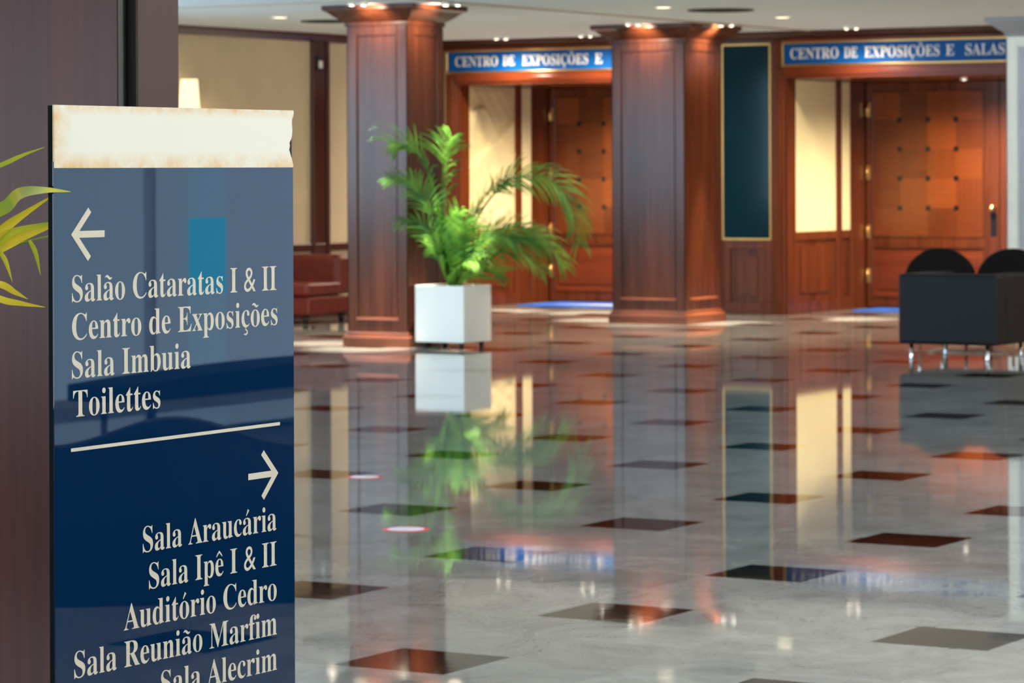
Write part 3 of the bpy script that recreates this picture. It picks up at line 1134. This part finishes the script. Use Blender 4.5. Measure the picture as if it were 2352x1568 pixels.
def paper():
    """aged paper strip stuck over the head of the sign, right edge torn"""
    random.seed(4)
    m = MB()
    n = 26
    poly = [(SY0 + 0.001, SZB), (SY0 + 0.001, SZ1 + 0.001)]
    prof = [(0.0, 0.0), (0.10, -0.001), (0.14, 0.005), (0.30, 0.003), (0.42, 0.004), (0.50, 0.007), (0.56, 0.012), (0.62, 0.010), (0.70, 0.013), (0.78, 0.009), (0.86, 0.004), (0.93, 0.001), (1.0, 0.001)]
    for i in range(n + 1):
        s = i / n
        for q in range(len(prof) - 1):
            if prof[q][0] <= s <= prof[q + 1][0]:
                w = (s - prof[q][0]) / (prof[q + 1][0] - prof[q][0])
                e = prof[q][1] * (1 - w) + prof[q + 1][1] * w
                break
        e += random.uniform(-0.0008, 0.0008)
        poly.append((SY1 - e, SZ1 + 0.001 - (SZ1 + 0.001 - SZB) * s))
    m.prism(poly, 'x', XS - 0.002, XS + 0.0012)
    mt, nt, p = new_mat('aged_paper')
    N = nt.nodes.new
    L = nt.links.new
    tc = N('ShaderNodeTexCoord')
    sep = N('ShaderNodeSeparateXYZ')
    L(tc.outputs['Object'], sep.inputs[0])
    hy = (SY1 - SY0) / 2

    def mth(op, a, b=None):
        nn = N('ShaderNodeMath')
        nn.operation = op
        for i, x in enumerate((a, b)):
            if x is None:
                continue
            if isinstance(x, (int, float)):
                nn.inputs[i].default_value = x
            else:
                L(x, nn.inputs[i])
        return nn.outputs[0]
    # distance to the left, top and bottom edges
    dl = mth('ADD', sep.outputs[1], hy)
    db = mth('SUBTRACT', sep.outputs[2], SZB)
    dt = mth('SUBTRACT', SZ1, sep.outputs[2])
    d = mth('MINIMUM', mth('MINIMUM', mth('MULTIPLY', dl, 0.6), db), mth('MULTIPLY', dt, 1.8))
    n1 = N('ShaderNodeTexNoise')
    n1.inputs['Scale'].default_value = 16
    n1.inputs['Detail'].default_value = 6
    n1.inputs['Roughness'].default_value = 0.7
    L(tc.outputs['Object'], n1.inputs['Vector'])
    st = mth('MULTIPLY', mth('SUBTRACT', 1.0, mth('MINIMUM', mth('DIVIDE', d, 0.028), 1.0)), mth('MULTIPLY', mth('MAXIMUM', mth('SUBTRACT', n1.outputs['Fac'], 0.36), 0.0), 3.6))
    r = N('ShaderNodeValToRGB')
    r.color_ramp.elements[0].color = (0.74, 0.73, 0.62, 1)
    r.color_ramp.elements[1].color = (0.66, 0.42, 0.15, 1)
    L(st, r.inputs['Fac'])
    L(r.outputs['Color'], p.inputs['Base Color'])
    p.inputs['Roughness'].default_value = 0.6
    o = m.build('paper_strip', mt, sg)
    o['label'] = 'aged white paper strip with rusty stains and a torn right edge'


paper()


def splace(a, z, d):
    return (XS + 0.0002 + d, a, z)


CAP = 0.0415
for s, a0, a1, z in (('Salão Cataratas I & II', 4.034, 4.597, 1.2625), ('Centro de Exposições', 4.034, 4.600, 1.2025),
                     ('Sala Imbuia', 4.033, 4.348, 1.142), ('Toilettes', 4.036, 4.264, 1.081),
                     ('Sala Araucária', 4.215, 4.594, 0.849), ('Sala Ipê I & II', 4.231, 4.594, 0.788), ('Auditório Cedro', 4.164, 4.594, 0.7285),
                     ('Sala Reunião Marfim', 4.036, 4.594, 0.669), ('Sala Alecrim', 4.262, 4.594, 0.608)):
    put_text('lettering', s, sg, M_CREAMTXT, splace, a0, a1, z, CAP, -0.003, 0.0)


def stroke(name, segs, w):
    m = MB()
    for q, ((a0, z0), (a1, z1)) in enumerate(segs):
        dx, dz = a1 - a0, z1 - z0
        l = math.hypot(dx, dz)
        nx, nz = -dz / l * w / 2, dx / l * w / 2
        m.add([splace(a0 + nx, z0 + nz, 0.0001 * q), splace(a0 - nx, z0 - nz, 0.0001 * q), splace(a1 - nx, z1 - nz, 0.0001 * q), splace(a1 + nx, z1 + nz, 0.0001 * q)], [(0, 1, 2, 3)])
    return m.build(name, M_CREAMTXT, sg)


stroke('arrow', [((4.042, 1.369), (4.118, 1.369)), ((4.0365, 1.3655), (4.080, 1.4075)), ((4.0365, 1.3725), (4.0785, 1.330))], 0.0108)
stroke('arrow', [((4.511, 0.947), (4.590, 0.947)), ((4.596, 0.9435), (4.553, 0.9855)), ((4.596, 0.9505), (4.553, 0.908))], 0.0108)
stroke('divider_line', [((4.030, 1.0295), (4.606, 1.0315))], 0.0056)

# ------------------------------------------------------------------ planter and palm
def planter(x0, x1, y0, y1, zb, zt, label, mat):
    t = thing('planter', ((x0 + x1) / 2, (y0 + y1) / 2, 0), label, 'planter')
    p = MB()
    p.box(x0, x1, y0, y1, zb, zb + 0.02)
    w = 0.018
    p.box(x0, x1, y0, y0 + w, zb + 0.02, zt)
    p.box(x0, x1, y1 - w, y1, zb + 0.02, zt)
    p.box(x0, x0 + w, y0 + w, y1 - w, zb + 0.02, zt)
    p.box(x1 - w, x1, y0 + w, y1 - w, zb + 0.02, zt)
    p.build('pot', mat, t, bevel=0.004)
    MB().box(x0 + w, x1 - w, y0 + w, y1 - w, zt - 0.08, zt - 0.004).build('soil', M_SOIL, t)
    for cx in (x0 + 0.06, x1 - 0.06):
        for cy in (y0 + 0.06, y1 - 0.06):
            c = MB().box(cx - 0.016, cx + 0.016, cy - 0.016, cy + 0.016, 0.032, zb).build('caster', M_BLACK, t)
            MB().lathe((cx - 0.012, cy, 0.02), [(0.0, 0), (0.02, 0), (0.02, 0.024), (0.0, 0.024)], 16, 'x').build('wheel', M_BLACK, c)
    return t


planter(-14.33, -13.858, 22.585, 23.02, 0.05, 0.516, 'square white planter on black casters beside the nearer wooden column', M_PLANTER)


def smooth_curve(P, n):
    """Catmull-Rom through the points P"""
    P = [Vector(p) for p in P]
    Q = [2 * P[0] - P[1]] + P + [2 * P[-1] - P[-2]]
    out = []
    m = len(P) - 1
    for i in range(n + 1):
        s = i / n * m
        k2 = min(int(s), m - 1)
        t = s - k2
        a, b2, c, d = Q[k2:k2 + 4]
        out.append(0.5 * ((2 * b2) + (c - a) * t + (2 * a - 5 * b2 + 4 * c - d) * t * t + (3 * b2 - a - 3 * c + d) * t * t * t))
    return out


def frond(parent, P, leaf_len, nleaf, mat, start=0.25, r0=0.007, wid=0.018, droop=0.5, rng=None, name='frond', spread=0.8):
    rng = rng or random
    pts = smooth_curve(P, 26)
    twist = rng.uniform(0.35, 0.8) * rng.choice((-1, 1))
    m = MB()
    m.tube(pts, [r0 * (1 - 0.8 * i / 26) for i in range(27)], 6)
    for q in range(nleaf):
        s = start + (1 - start) * (q + 0.5) / nleaf
        f = s * 26
        i = min(int(f), 25)
        p = pts[i].lerp(pts[i + 1], f - i)
        t = (pts[i + 1] - pts[i]).normalized()
        side = t.cross(Vector((0, 0, 1)))
        if side.length < 0.15:
            side = t.cross(Vector((0.6, 0.8, 0)))
        side.normalize()
        side = Matrix.Rotation(twist, 3, t) @ side
        up = side.cross(t).normalized()
        u = (s - start) / (1 - start)
        ln = leaf_len * (0.45 + 0.55 * math.sin(PI * min(1, 0.18 + 0.8 * u))) * rng.uniform(0.85, 1.1)
        for sg2 in (-1, 1):
            d = (t * (1 - spread * 0.55) + side * sg2 * spread + up * rng.uniform(0.05, 0.35)).normalized()
            nseg = 5
            prev = p
            dirv = d
            w = dirv.cross(up).normalized()
            rows = []
            c = p.copy()
            for k2 in range(nseg + 1):
                v = k2 / nseg
                ww = wid * (0.35 + 0.65 * math.sin(PI * (0.15 + 0.6 * v))) * (1 - v) ** 0.45
                wv = dirv.cross(up)
                wv = wv.normalized() if wv.length > 1e-3 else w
                rows.append([c - wv * ww + up * ww * 0.35, c, c + wv * ww + up * ww * 0.35])
                dirv = (dirv + Vector((0, 0, -droop * (0.15 + 0.35 * v) * rng.uniform(0.7, 1.3)))).normalized()
                c = c + dirv * (ln / nseg)
            m.rings(rows, True, cap=False, closed=False)
    return m.build(name, mat, parent)


# view-aligned offsets of the frond spines: (right, away, up) in metres from the soil centre
VR = Vector((math.cos(YAW), math.sin(YAW), 0))
VF = Vector((-math.sin(YAW), math.cos(YAW), 0))


def palm(base, specs, label, seed, stems=True):
    rng = random.Random(seed)
    t = thing('potted_palm', base, label, 'plant')
    b0 = Vector(base)
    for sp in specs:
        P = [b0 + VR * a + VF * b2 + Vector((0, 0, c)) for a, b2, c in sp['p']]
        frond(t, P, sp.get('l', 0.26) * 1.2, sp.get('n', 22), sp.get('m', M_LEAF), sp.get('s', 0.3), sp.get('r', 0.008), sp.get('w', 0.010), sp.get('d', 0.5), rng, spread=sp.get('sp', 0.68))
    return t


PBASE = (-14.094, 22.80, 0.514)
specs = [
    dict(p=[(-0.02, -0.05, 0), (-0.07, -0.12, 0.35), (-0.13, -0.27, 0.72), (-0.23, -0.38, 1.02), (-0.36, -0.40, 1.15), (-0.50, -0.48, 1.17)], l=0.32, n=26, s=0.48, r=0.014, d=0.55),
    dict(p=[(0.0, -0.02, 0), (-0.05, -0.06, 0.4), (-0.08, -0.1, 0.78), (-0.06, -0.12, 1.05), (0.0, -0.12, 1.22)], l=0.32, n=24, s=0.42, r=0.012, d=0.6),
    dict(p=[(0.02, 0, 0), (0.12, 0.02, 0.38), (0.30, 0.05, 0.70), (0.52, 0.06, 0.89), (0.80, 0.06, 0.86), (0.98, 0.05, 0.66), (1.04, 0.04, 0.34)], l=0.30, n=34, s=0.36, r=0.012, d=0.7),
    dict(p=[(0.02, 0.02, 0), (0.14, 0.05, 0.28), (0.36, 0.08, 0.46), (0.62, 0.08, 0.45), (0.82, 0.06, 0.30), (0.92, 0.05, 0.14)], l=0.29, n=30, s=0.25, d=0.6),
    dict(p=[(0.03, -0.03, 0), (0.15, -0.06, 0.18), (0.33, -0.1, 0.30), (0.56, -0.12, 0.28), (0.75, -0.12, 0.10)], l=0.27, n=26, s=0.2, d=0.55),
    dict(p=[(-0.03, -0.04, 0), (-0.10, -0.2, 0.35), (-0.20, -0.3, 0.66), (-0.34, -0.34, 0.85), (-0.50, -0.36, 0.89)], l=0.27, n=22, s=0.42, d=0.55),
    dict(p=[(-0.02, -0.06, 0), (-0.08, -0.2, 0.22), (-0.16, -0.3, 0.42), (-0.28, -0.34, 0.52), (-0.42, -0.36, 0.53)], l=0.23, n=18, s=0.3, d=0.5),
    dict(p=[(0.0, -0.08, 0), (-0.04, -0.16, 0.2), (-0.09, -0.22, 0.42), (-0.14, -0.25, 0.62)], l=0.26, n=24, s=0.1, d=0.45, w=0.012),
    dict(p=[(0.02, -0.09, 0), (0.03, -0.16, 0.2), (0.05, -0.22, 0.40), (0.10, -0.26, 0.54)], l=0.26, n=24, s=0.1, d=0.45, w=0.012),
    dict(p=[(-0.03, -0.1, 0), (-0.08, -0.15, 0.12), (-0.13, -0.2, 0.24), (-0.2, -0.24, 0.30)], l=0.22, n=18, s=0.05, d=0.4, w=0.012),
    dict(p=[(0.05, -0.05, 0), (0.14, -0.1, 0.1), (0.26, -0.14, 0.15), (0.42, -0.16, 0.10)], l=0.24, n=20, s=0.05, d=0.45),
    dict(p=[(0.03, 0.05, 0), (0.10, 0.08, 0.35), (0.20, 0.12, 0.62), (0.32, 0.16, 0.78), (0.44, 0.18, 0.84)], l=0.26, n=24, s=0.35, d=0.6),
    dict(p=[(0.02, 0.08, 0), (0.06, 0.12, 0.3), (0.12, 0.16, 0.50), (0.22, 0.18, 0.62)], l=0.26, n=22, s=0.2, d=0.5),
    dict(p=[(-0.01, -0.02, 0), (-0.03, -0.06, 0.25), (0.0, -0.1, 0.48), (0.06, -0.12, 0.62)], l=0.26, n=22, s=0.2, d=0.5),
    dict(p=[(0.06, 0.0, 0), (0.2, 0.0, 0.18), (0.42, 0.02, 0.34), (0.6, 0.02, 0.40), (0.78, 0.02, 0.32)], l=0.28, n=26, s=0.2, d=0.6),
    dict(p=[(0.04, -0.08, 0), (0.12, -0.12, 0.2), (0.24, -0.16, 0.36), (0.40, -0.18, 0.42), (0.55, -0.18, 0.34)], l=0.26, n=24, s=0.15, d=0.55),
    dict(p=[(0.0, -0.1, 0), (0.04, -0.2, 0.12), (0.1, -0.26, 0.2), (0.2, -0.3, 0.2)], l=0.2, n=18, s=0.05, d=0.45),
]
palm(PBASE, specs, 'bushy green palm growing in the white planter', 7)

# second palm whose leaf tips reach in at the left edge, behind the directory sign
LB = (-4.32, 4.42, 0.52)
t = thing('planter', (LB[0], LB[1], 0), 'round white pot of the palm just outside the left edge beside the sign', 'planter')
MB().lathe((LB[0], LB[1], 0), [(0.15, 0.0), (0.17, 0.02), (0.21, 0.5), (0.22, 0.55), (0.19, 0.55), (0.18, 0.48), (0.0, 0.48)], 32).build('pot', M_PLANTER, t)
MB().lathe((LB[0], LB[1], 0), [(0.0, 0.47), (0.18, 0.475), (0.175, 0.50), (0.0, 0.51)], 24).build('soil', M_SOIL, t)
def blade(parent, P, half, mat, fold=0.35):
    """one long palm leaflet along the points P (offsets right, away, up from the pot centre)"""
    b0 = Vector(LB)
    pts = smooth_curve([b0 + VR * a + VF * b2 + Vector((0, 0, c)) for a, b2, c in P], 20)
    m = MB()
    rows = []
    for i, p in enumerate(pts):
        v = i / 20
        t2 = (pts[min(i + 1, 20)] - pts[max(i - 1, 0)]).normalized()
        wv = t2.cross(VF).normalized()
        w = half * (0.55 + 0.45 * math.sin(PI * min(1, v * 1.1))) * (1 - v ** 3) ** 0.8 + 0.0004
        rows.append([p - wv * w - VF * (w * fold), p, p + wv * w - VF * (w * fold)])
    m.rings(rows, True, cap=False, closed=False)
    return m.build('leaf', mat, parent)


palm2 = thing('potted_palm', LB, 'yellow-green palm leaves at the left edge behind the directory sign', 'plant')
for P, r0 in (([(0, 0, 0), (0.10, 0.0, 0.40), (0.27, 0.0, 0.66), (0.43, 0.0, 0.755), (0.51, 0.0, 0.80), (0.558, 0.0, 0.818), (0.615, 0.0, 0.832)], 0.006),
              ([(0, 0, 0), (0.05, -0.2, 0.35), (0.16, -0.4, 0.62), (0.30, -0.5, 0.74), (0.40, -0.5, 0.78)], 0.005),
              ([(0, 0, 0), (0.08, 0.02, 0.35), (0.22, 0.03, 0.60), (0.36, 0.03, 0.72), (0.45, 0.02, 0.742)], 0.005),
              ([(0, 0, 0), (0.04, 0.02, 0.45), (0.14, 0.03, 0.78), (0.28, 0.03, 0.90), (0.44, 0.02, 0.935)], 0.005)):
    MB().tube([Vector(LB) + VR * a + VF * b2 + Vector((0, 0, c)) for a, b2, c in smooth_curve(P, 20)], [r0 * (1 - 0.7 * q / 20) for q in range(21)], 6).build('stem', M_STEM, palm2)
for P, w, mt in (([(0.440, 0.02, 0.935), (0.51, 0.02, 0.961), (0.55, 0.02, 0.979), (0.591, 0.02, 0.994)], 0.0042, M_LEAF2),
                 ([(0.40, -0.5, 0.78), (0.485, -0.56, 0.862), (0.605, -0.61, 0.884), (0.668, -0.80, 0.913), (0.735, -0.99, 0.920), (0.793, -1.11, 0.918)], 0.0115, M_LEAF2),
                 ([(0.44, 0.0, 0.775), (0.51, 0.0, 0.836), (0.55, 0.0, 0.866), (0.615, 0.0, 0.908)], 0.0090, M_LEAF2Y),
                 ([(0.43, 0.02, 0.757), (0.51, 0.01, 0.814), (0.55, 0.0, 0.836), (0.625, 0.0, 0.858)], 0.0165, M_LEAF2),
                 ([(0.51, -0.01, 0.802), (0.555, -0.02, 0.828), (0.62, -0.02, 0.850)], 0.0090, M_LEAF2Y),
                 ([(0.512, -0.02, 0.803), (0.526, -0.03, 0.783), (0.538, -0.03, 0.745)], 0.0042, M_LEAF2),
                 ([(0.568, -0.02, 0.822), (0.581, -0.03, 0.799), (0.590, -0.03, 0.757)], 0.0042, M_LEAF2),
                 ([(0.45, 0.02, 0.742), (0.51, 0.0, 0.740), (0.538, 0.0, 0.725), (0.562, 0.0, 0.712)], 0.0065, M_LEAF2Y),
                 ([(0.45, 0.02, 0.742), (0.51, 0.0, 0.713), (0.55, 0.0, 0.704), (0.594, 0.0, 0.697)], 0.0062, M_LEAF2Y),
                 ([(0.27, 0.0, 0.66), (0.20, 0.1, 0.78), (0.10, 0.2, 0.82)], 0.012, M_LEAF2),
                 ([(0.14, 0.03, 0.78), (0.10, 0.12, 0.95), (0.02, 0.2, 1.02)], 0.012, M_LEAF2),
                 ([(0.16, -0.4, 0.62), (0.10, -0.55, 0.70), (0.02, -0.68, 0.68)], 0.012, M_LEAF2)):
    blade(palm2, P, w, mt)


# ------------------------------------------------------------------ seating
def rbox(m, x0, x1, y0, y1, z0, z1):
    m.box(x0, x1, y0, y1, z0, z1)
    return m


# dark cube armchair at the right, seen from behind
AX0, AX1, AY0, AY1 = -10.16, -9.344, 22.95, 23.75
t = thing('armchair', ((AX0 + AX1) / 2, (AY0 + AY1) / 2, 0), 'boxy dark navy armchair on chrome legs at the right edge', 'armchair')
MB().box(AX0, AX1, AY0, AY0 + 0.17, 0.115, 0.655).build('backrest', M_NAVY, t, bevel=0.025, seg=3)
for x0, x1 in ((AX0, AX0 + 0.15), (AX1 - 0.15, AX1)):
    MB().box(x0, x1, AY0 + 0.165, AY1, 0.115, 0.655).build('armrest', M_NAVY, t, bevel=0.025, seg=3)
MB().box(AX0 + 0.15, AX1 - 0.15, AY0 + 0.17, AY1 - 0.02, 0.115, 0.27).build('base', M_NAVY, t, bevel=0.01)
MB().box(AX0 + 0.155, AX1 - 0.155, AY0 + 0.175, AY1 - 0.01, 0.27, 0.44).build('seat_cushion', M_NAVY, t, bevel=0.035, seg=3)
for x in (AX0 + 0.09, AX1 - 0.10):
    for y in (AY0 + 0.05, AY1 - 0.08):
        MB().lathe((x, y, 0), [(0.016, 0.0), (0.016, 0.01), (0.013, 0.02), (0.016, 0.118)], 16).build('leg', M_CHROME, t)


def round_chair(cx, cy, label):
    """low chair with a round-topped back, facing away from the camera"""
    t = thing('round_back_chair', (cx, cy, 0), label, 'chair', 'round-backed chairs behind the armchair')
    b = MB()
    n = 24
    poly = [(cx - 0.30, 0.34)]
    for i in range(n + 1):
        a = PI - PI * i / n
        poly.append((cx + 0.30 * math.cos(a), 0.56 + 0.27 * math.sin(a)))
    poly.append((cx + 0.30, 0.34))
    b.prism(poly, 'y', cy, cy + 0.11)
    b.build('backrest', M_BLACKFAB, t, bevel=0.03, seg=3)
    MB().lathe((cx, cy + 0.36, 0), [(0.0, 0.28), (0.28, 0.28), (0.295, 0.31), (0.295, 0.40), (0.27, 0.44), (0.0, 0.45)], 32).build('seat', M_BLACKFAB, t)
    for dx in (-0.2, 0.2):
        for dy in (0.1, 0.56):
            MB().lathe((cx + dx, cy + dy, 0.0), [(0.012, 0.0125), (0.02, 0.29)], 12).build('leg', M_CHROME, t)
    return t


round_chair(-10.235, 23.90, 'black round-backed chair showing above the left half of the dark armchair')
round_chair(-9.62, 23.90, 'black round-backed chair showing above the right half of the dark armchair')

# rug under the seating
def rug_mat():
    m, nt, p = new_mat('rug')
    N = nt.nodes.new
    tc = N('ShaderNodeTexCoord')
    n = N('ShaderNodeTexNoise')
    n.inputs['Scale'].default_value = 6
    nt.links.new(tc.outputs['Object'], n.inputs['Vector'])
    r = N('ShaderNodeValToRGB')
    r.color_ramp.elements[0].position = 0.42
    r.color_ramp.elements[1].position = 0.56
    r.color_ramp.elements[0].color = (0.42, 0.10, 0.06, 1)
    r.color_ramp.elements[1].color = (0.62, 0.46, 0.34, 1)
    nt.links.new(n.outputs['Fac'], r.inputs['Fac'])
    nt.links.new(r.outputs['Color'], p.inputs['Base Color'])
    p.inputs['Roughness'].default_value = 0.95
    return m


tag(MB().box(-10.5, -7.3, 23.79, 26.6, 0.0, 0.012).build('rug', rug_mat(), bevel=0.004),
    'cream and red rug on the floor under the dark armchair', 'rug')

# red-brown leather lounge chair against the left wall
LX0, LX1, LY0, LY1 = -18.18, -17.35, 25.45, 26.25
t = thing('lounge_chair', ((LX0 + LX1) / 2, (LY0 + LY1) / 2, 0), 'red-brown leather lounge chair beside the cream wall behind the sign', 'armchair')
MB().box(LX0, LX1, LY0 + 0.02, LY1 - 0.05, 0.09, 0.26).build('base', M_REDLEATHER, t, bevel=0.02, seg=3)
MB().box(LX0, LX1, LY0, LY1 - 0.2, 0.265, 0.40).build('seat_cushion', M_REDLEATHER, t, bevel=0.045, seg=4)
MB().box(LX0, LX1, LY1 - 0.27, LY1, 0.27, 0.655).build('backrest', M_REDLEATHER, t, bevel=0.06, seg=4)
for x in (LX0 + 0.08, LX1 - 0.09):
    for y in (LY0 + 0.09, LY1 - 0.1):
        MB().lathe((x, y, 0), [(0.025, 0), (0.035, 0.095)], 12).build('foot', M_BLACK, t)

# ------------------------------------------------------------------ mats and floor stickers
M_MAT = plain('blue_mat', (0.02, 0.13, 0.62), 0.8, noise=0.15, nscale=8)
M_MATW = plain('mat_white', (0.72, 0.72, 0.72), 0.8)


def door_mat(x0, x1, y0, y1, label, wave):
    t = thing('door_mat', ((x0 + x1) / 2, (y0 + y1) / 2, 0), label, 'mat', 'blue door mats')
    MB().box(x0, x1, y0, y1, 0.0, 0.012).build('mat', M_MAT, t, bevel=0.004)
    if wave:
        m = MB()
        n = 30
        rows = []
        for i in range(n + 1):
            u = i / n
            x = x0 + 0.25 + (x1 - x0 - 0.5) * u
            yy = y0 + (y1 - y0) * (0.26 + 0.10 * math.sin(u * 5.5))
            w = 0.11 * math.sin(PI * u) + 0.004
            rows.append([(x, yy - w, 0.0135), (x, yy + w, 0.0135)])
        m.rings(rows, False, cap=False, closed=False)
        m.build('wave_mark', M_MATW, t)
    return t


door_mat(-17.75, -15.35, 30.0, 31.0, 'blue mat with a pale wave on the floor before the left hand doors', True)
door_mat(-13.95, -11.4, 30.35, 31.05, 'plain blue mat on the floor before the right hand doors', False)


def sticker(x, y, r, label):
    t = thing('floor_sticker', (x, y, 0), label, 'sticker', 'round floor stickers')
    MB().lathe((x, y, 0), [(0.0, 0.0), (r, 0.0), (r, 0.0012), (0.0, 0.0012)], 40).build('red_disc', plain('sticker_red_%d' % int(y * 10), (0.75, 0.05, 0.06), 0.5), t)
    MB().lathe((x, y, 0), [(0.0, 0.0012), (r * 0.80, 0.0012), (r * 0.80, 0.0018), (0.0, 0.0018)], 40).build('white_disc', plain('sticker_white_%d' % int(y * 10), (0.86, 0.80, 0.88), 0.5), t)
    return t


sticker(-8.515, 12.966, 0.085, 'round white floor sticker with a red border, farther from the camera')
sticker(-7.129, 11.159, 0.095, 'round white floor sticker with a red border, nearer to the camera')

# ------------------------------------------------------------------ lobby furniture seen only mirrored in the sign
def lounge_sofa(cx, cy, w, h, label):
    t = thing('sofa', (cx, cy, 0), label, 'sofa')
    n = 60
    d = Vector((0.8, -0.6, 0))
    f = Vector((0.6, 0.8, 0))
    m = MB()
    rows0 = []
    for i in range(n + 1):
        u = (-1 + 2 * i / n) * w / 2
        top = h - 0.095 * (0.5 - 0.5 * math.cos(PI * min(1, abs(u) / 0.42)))
        c = Vector((cx, cy, 0)) + d * u
        rows0.append([c + Vector((0, 0, 0.012)), c + Vector((0, 0, top)), c + f * 0.2 + Vector((0, 0, top)), c + f * 0.2 + Vector((0, 0, 0.012))])
    m.rings(rows0, True)
    m.build('backrest', M_BLACKFAB, t)
    s = MB()
    rows = []
    for i in range(2):
        c = Vector((cx, cy, 0)) + d * ((i - 0.5) * w)
        rows.append([c + f * 0.2 + Vector((0, 0, 0.012)), c + f * 0.2 + Vector((0, 0, 0.42)), c + f * 0.8 + Vector((0, 0, 0.42)), c + f * 0.8 + Vector((0, 0, 0.012))])
    s.rings(rows)
    s.build('seat', M_BLACKFAB, t, bevel=0.02)
    for u in (-0.8, 0.8):
        for v in (0.08, 0.7):
            c = Vector((cx, cy, 0)) + d * (u * w / 2) + f * v
            MB().lathe(c, [(0.02, 0.0), (0.02, 0.012)], 10).build('foot', M_BLACK, t)
    return t


lounge_sofa(0.16, 8.82, 2.6, 0.626, 'black sofa with a gently arched back mirrored in the glossy directory sign')
t = thing('bench', (5.3, 16.6, 0), 'long low black bench by the bright windows, mirrored in the directory sign', 'bench')
b = MB()
rows = []
for i in range(25):
    u = -1 + 2 * i / 24
    y = 16.95 + 2.0 * u
    zt = 0.275 - 0.05 * u * u
    rows.append([(5.0, y, 0.125), (5.0, y, zt), (5.5, y, zt), (5.5, y, 0.125)])
b.rings(rows)
b.build('seat', M_BLACKFAB, t, bevel=0.01)
for y in (15.2, 18.7):
    for x in (5.08, 5.42):
        MB().lathe((x, y, 0), [(0.02, 0.0), (0.02, 0.13)], 10).build('leg', M_BLACK, t)

tag(MB().box(-14.5, -3.0, -3.9, 3.85, 0.0, 0.012).build('floor_darkener', plain('floor_darkener_dark', (0.020, 0.008, 0.007), 0.95, noise=0.3, nscale=12), bevel=0.004),  # unseen, added so the lower pillar mirrors a dark floor
    'large unseen dark sheet on the floor, added to darken the reflection in the wooden pillar', 'floor_darkener')
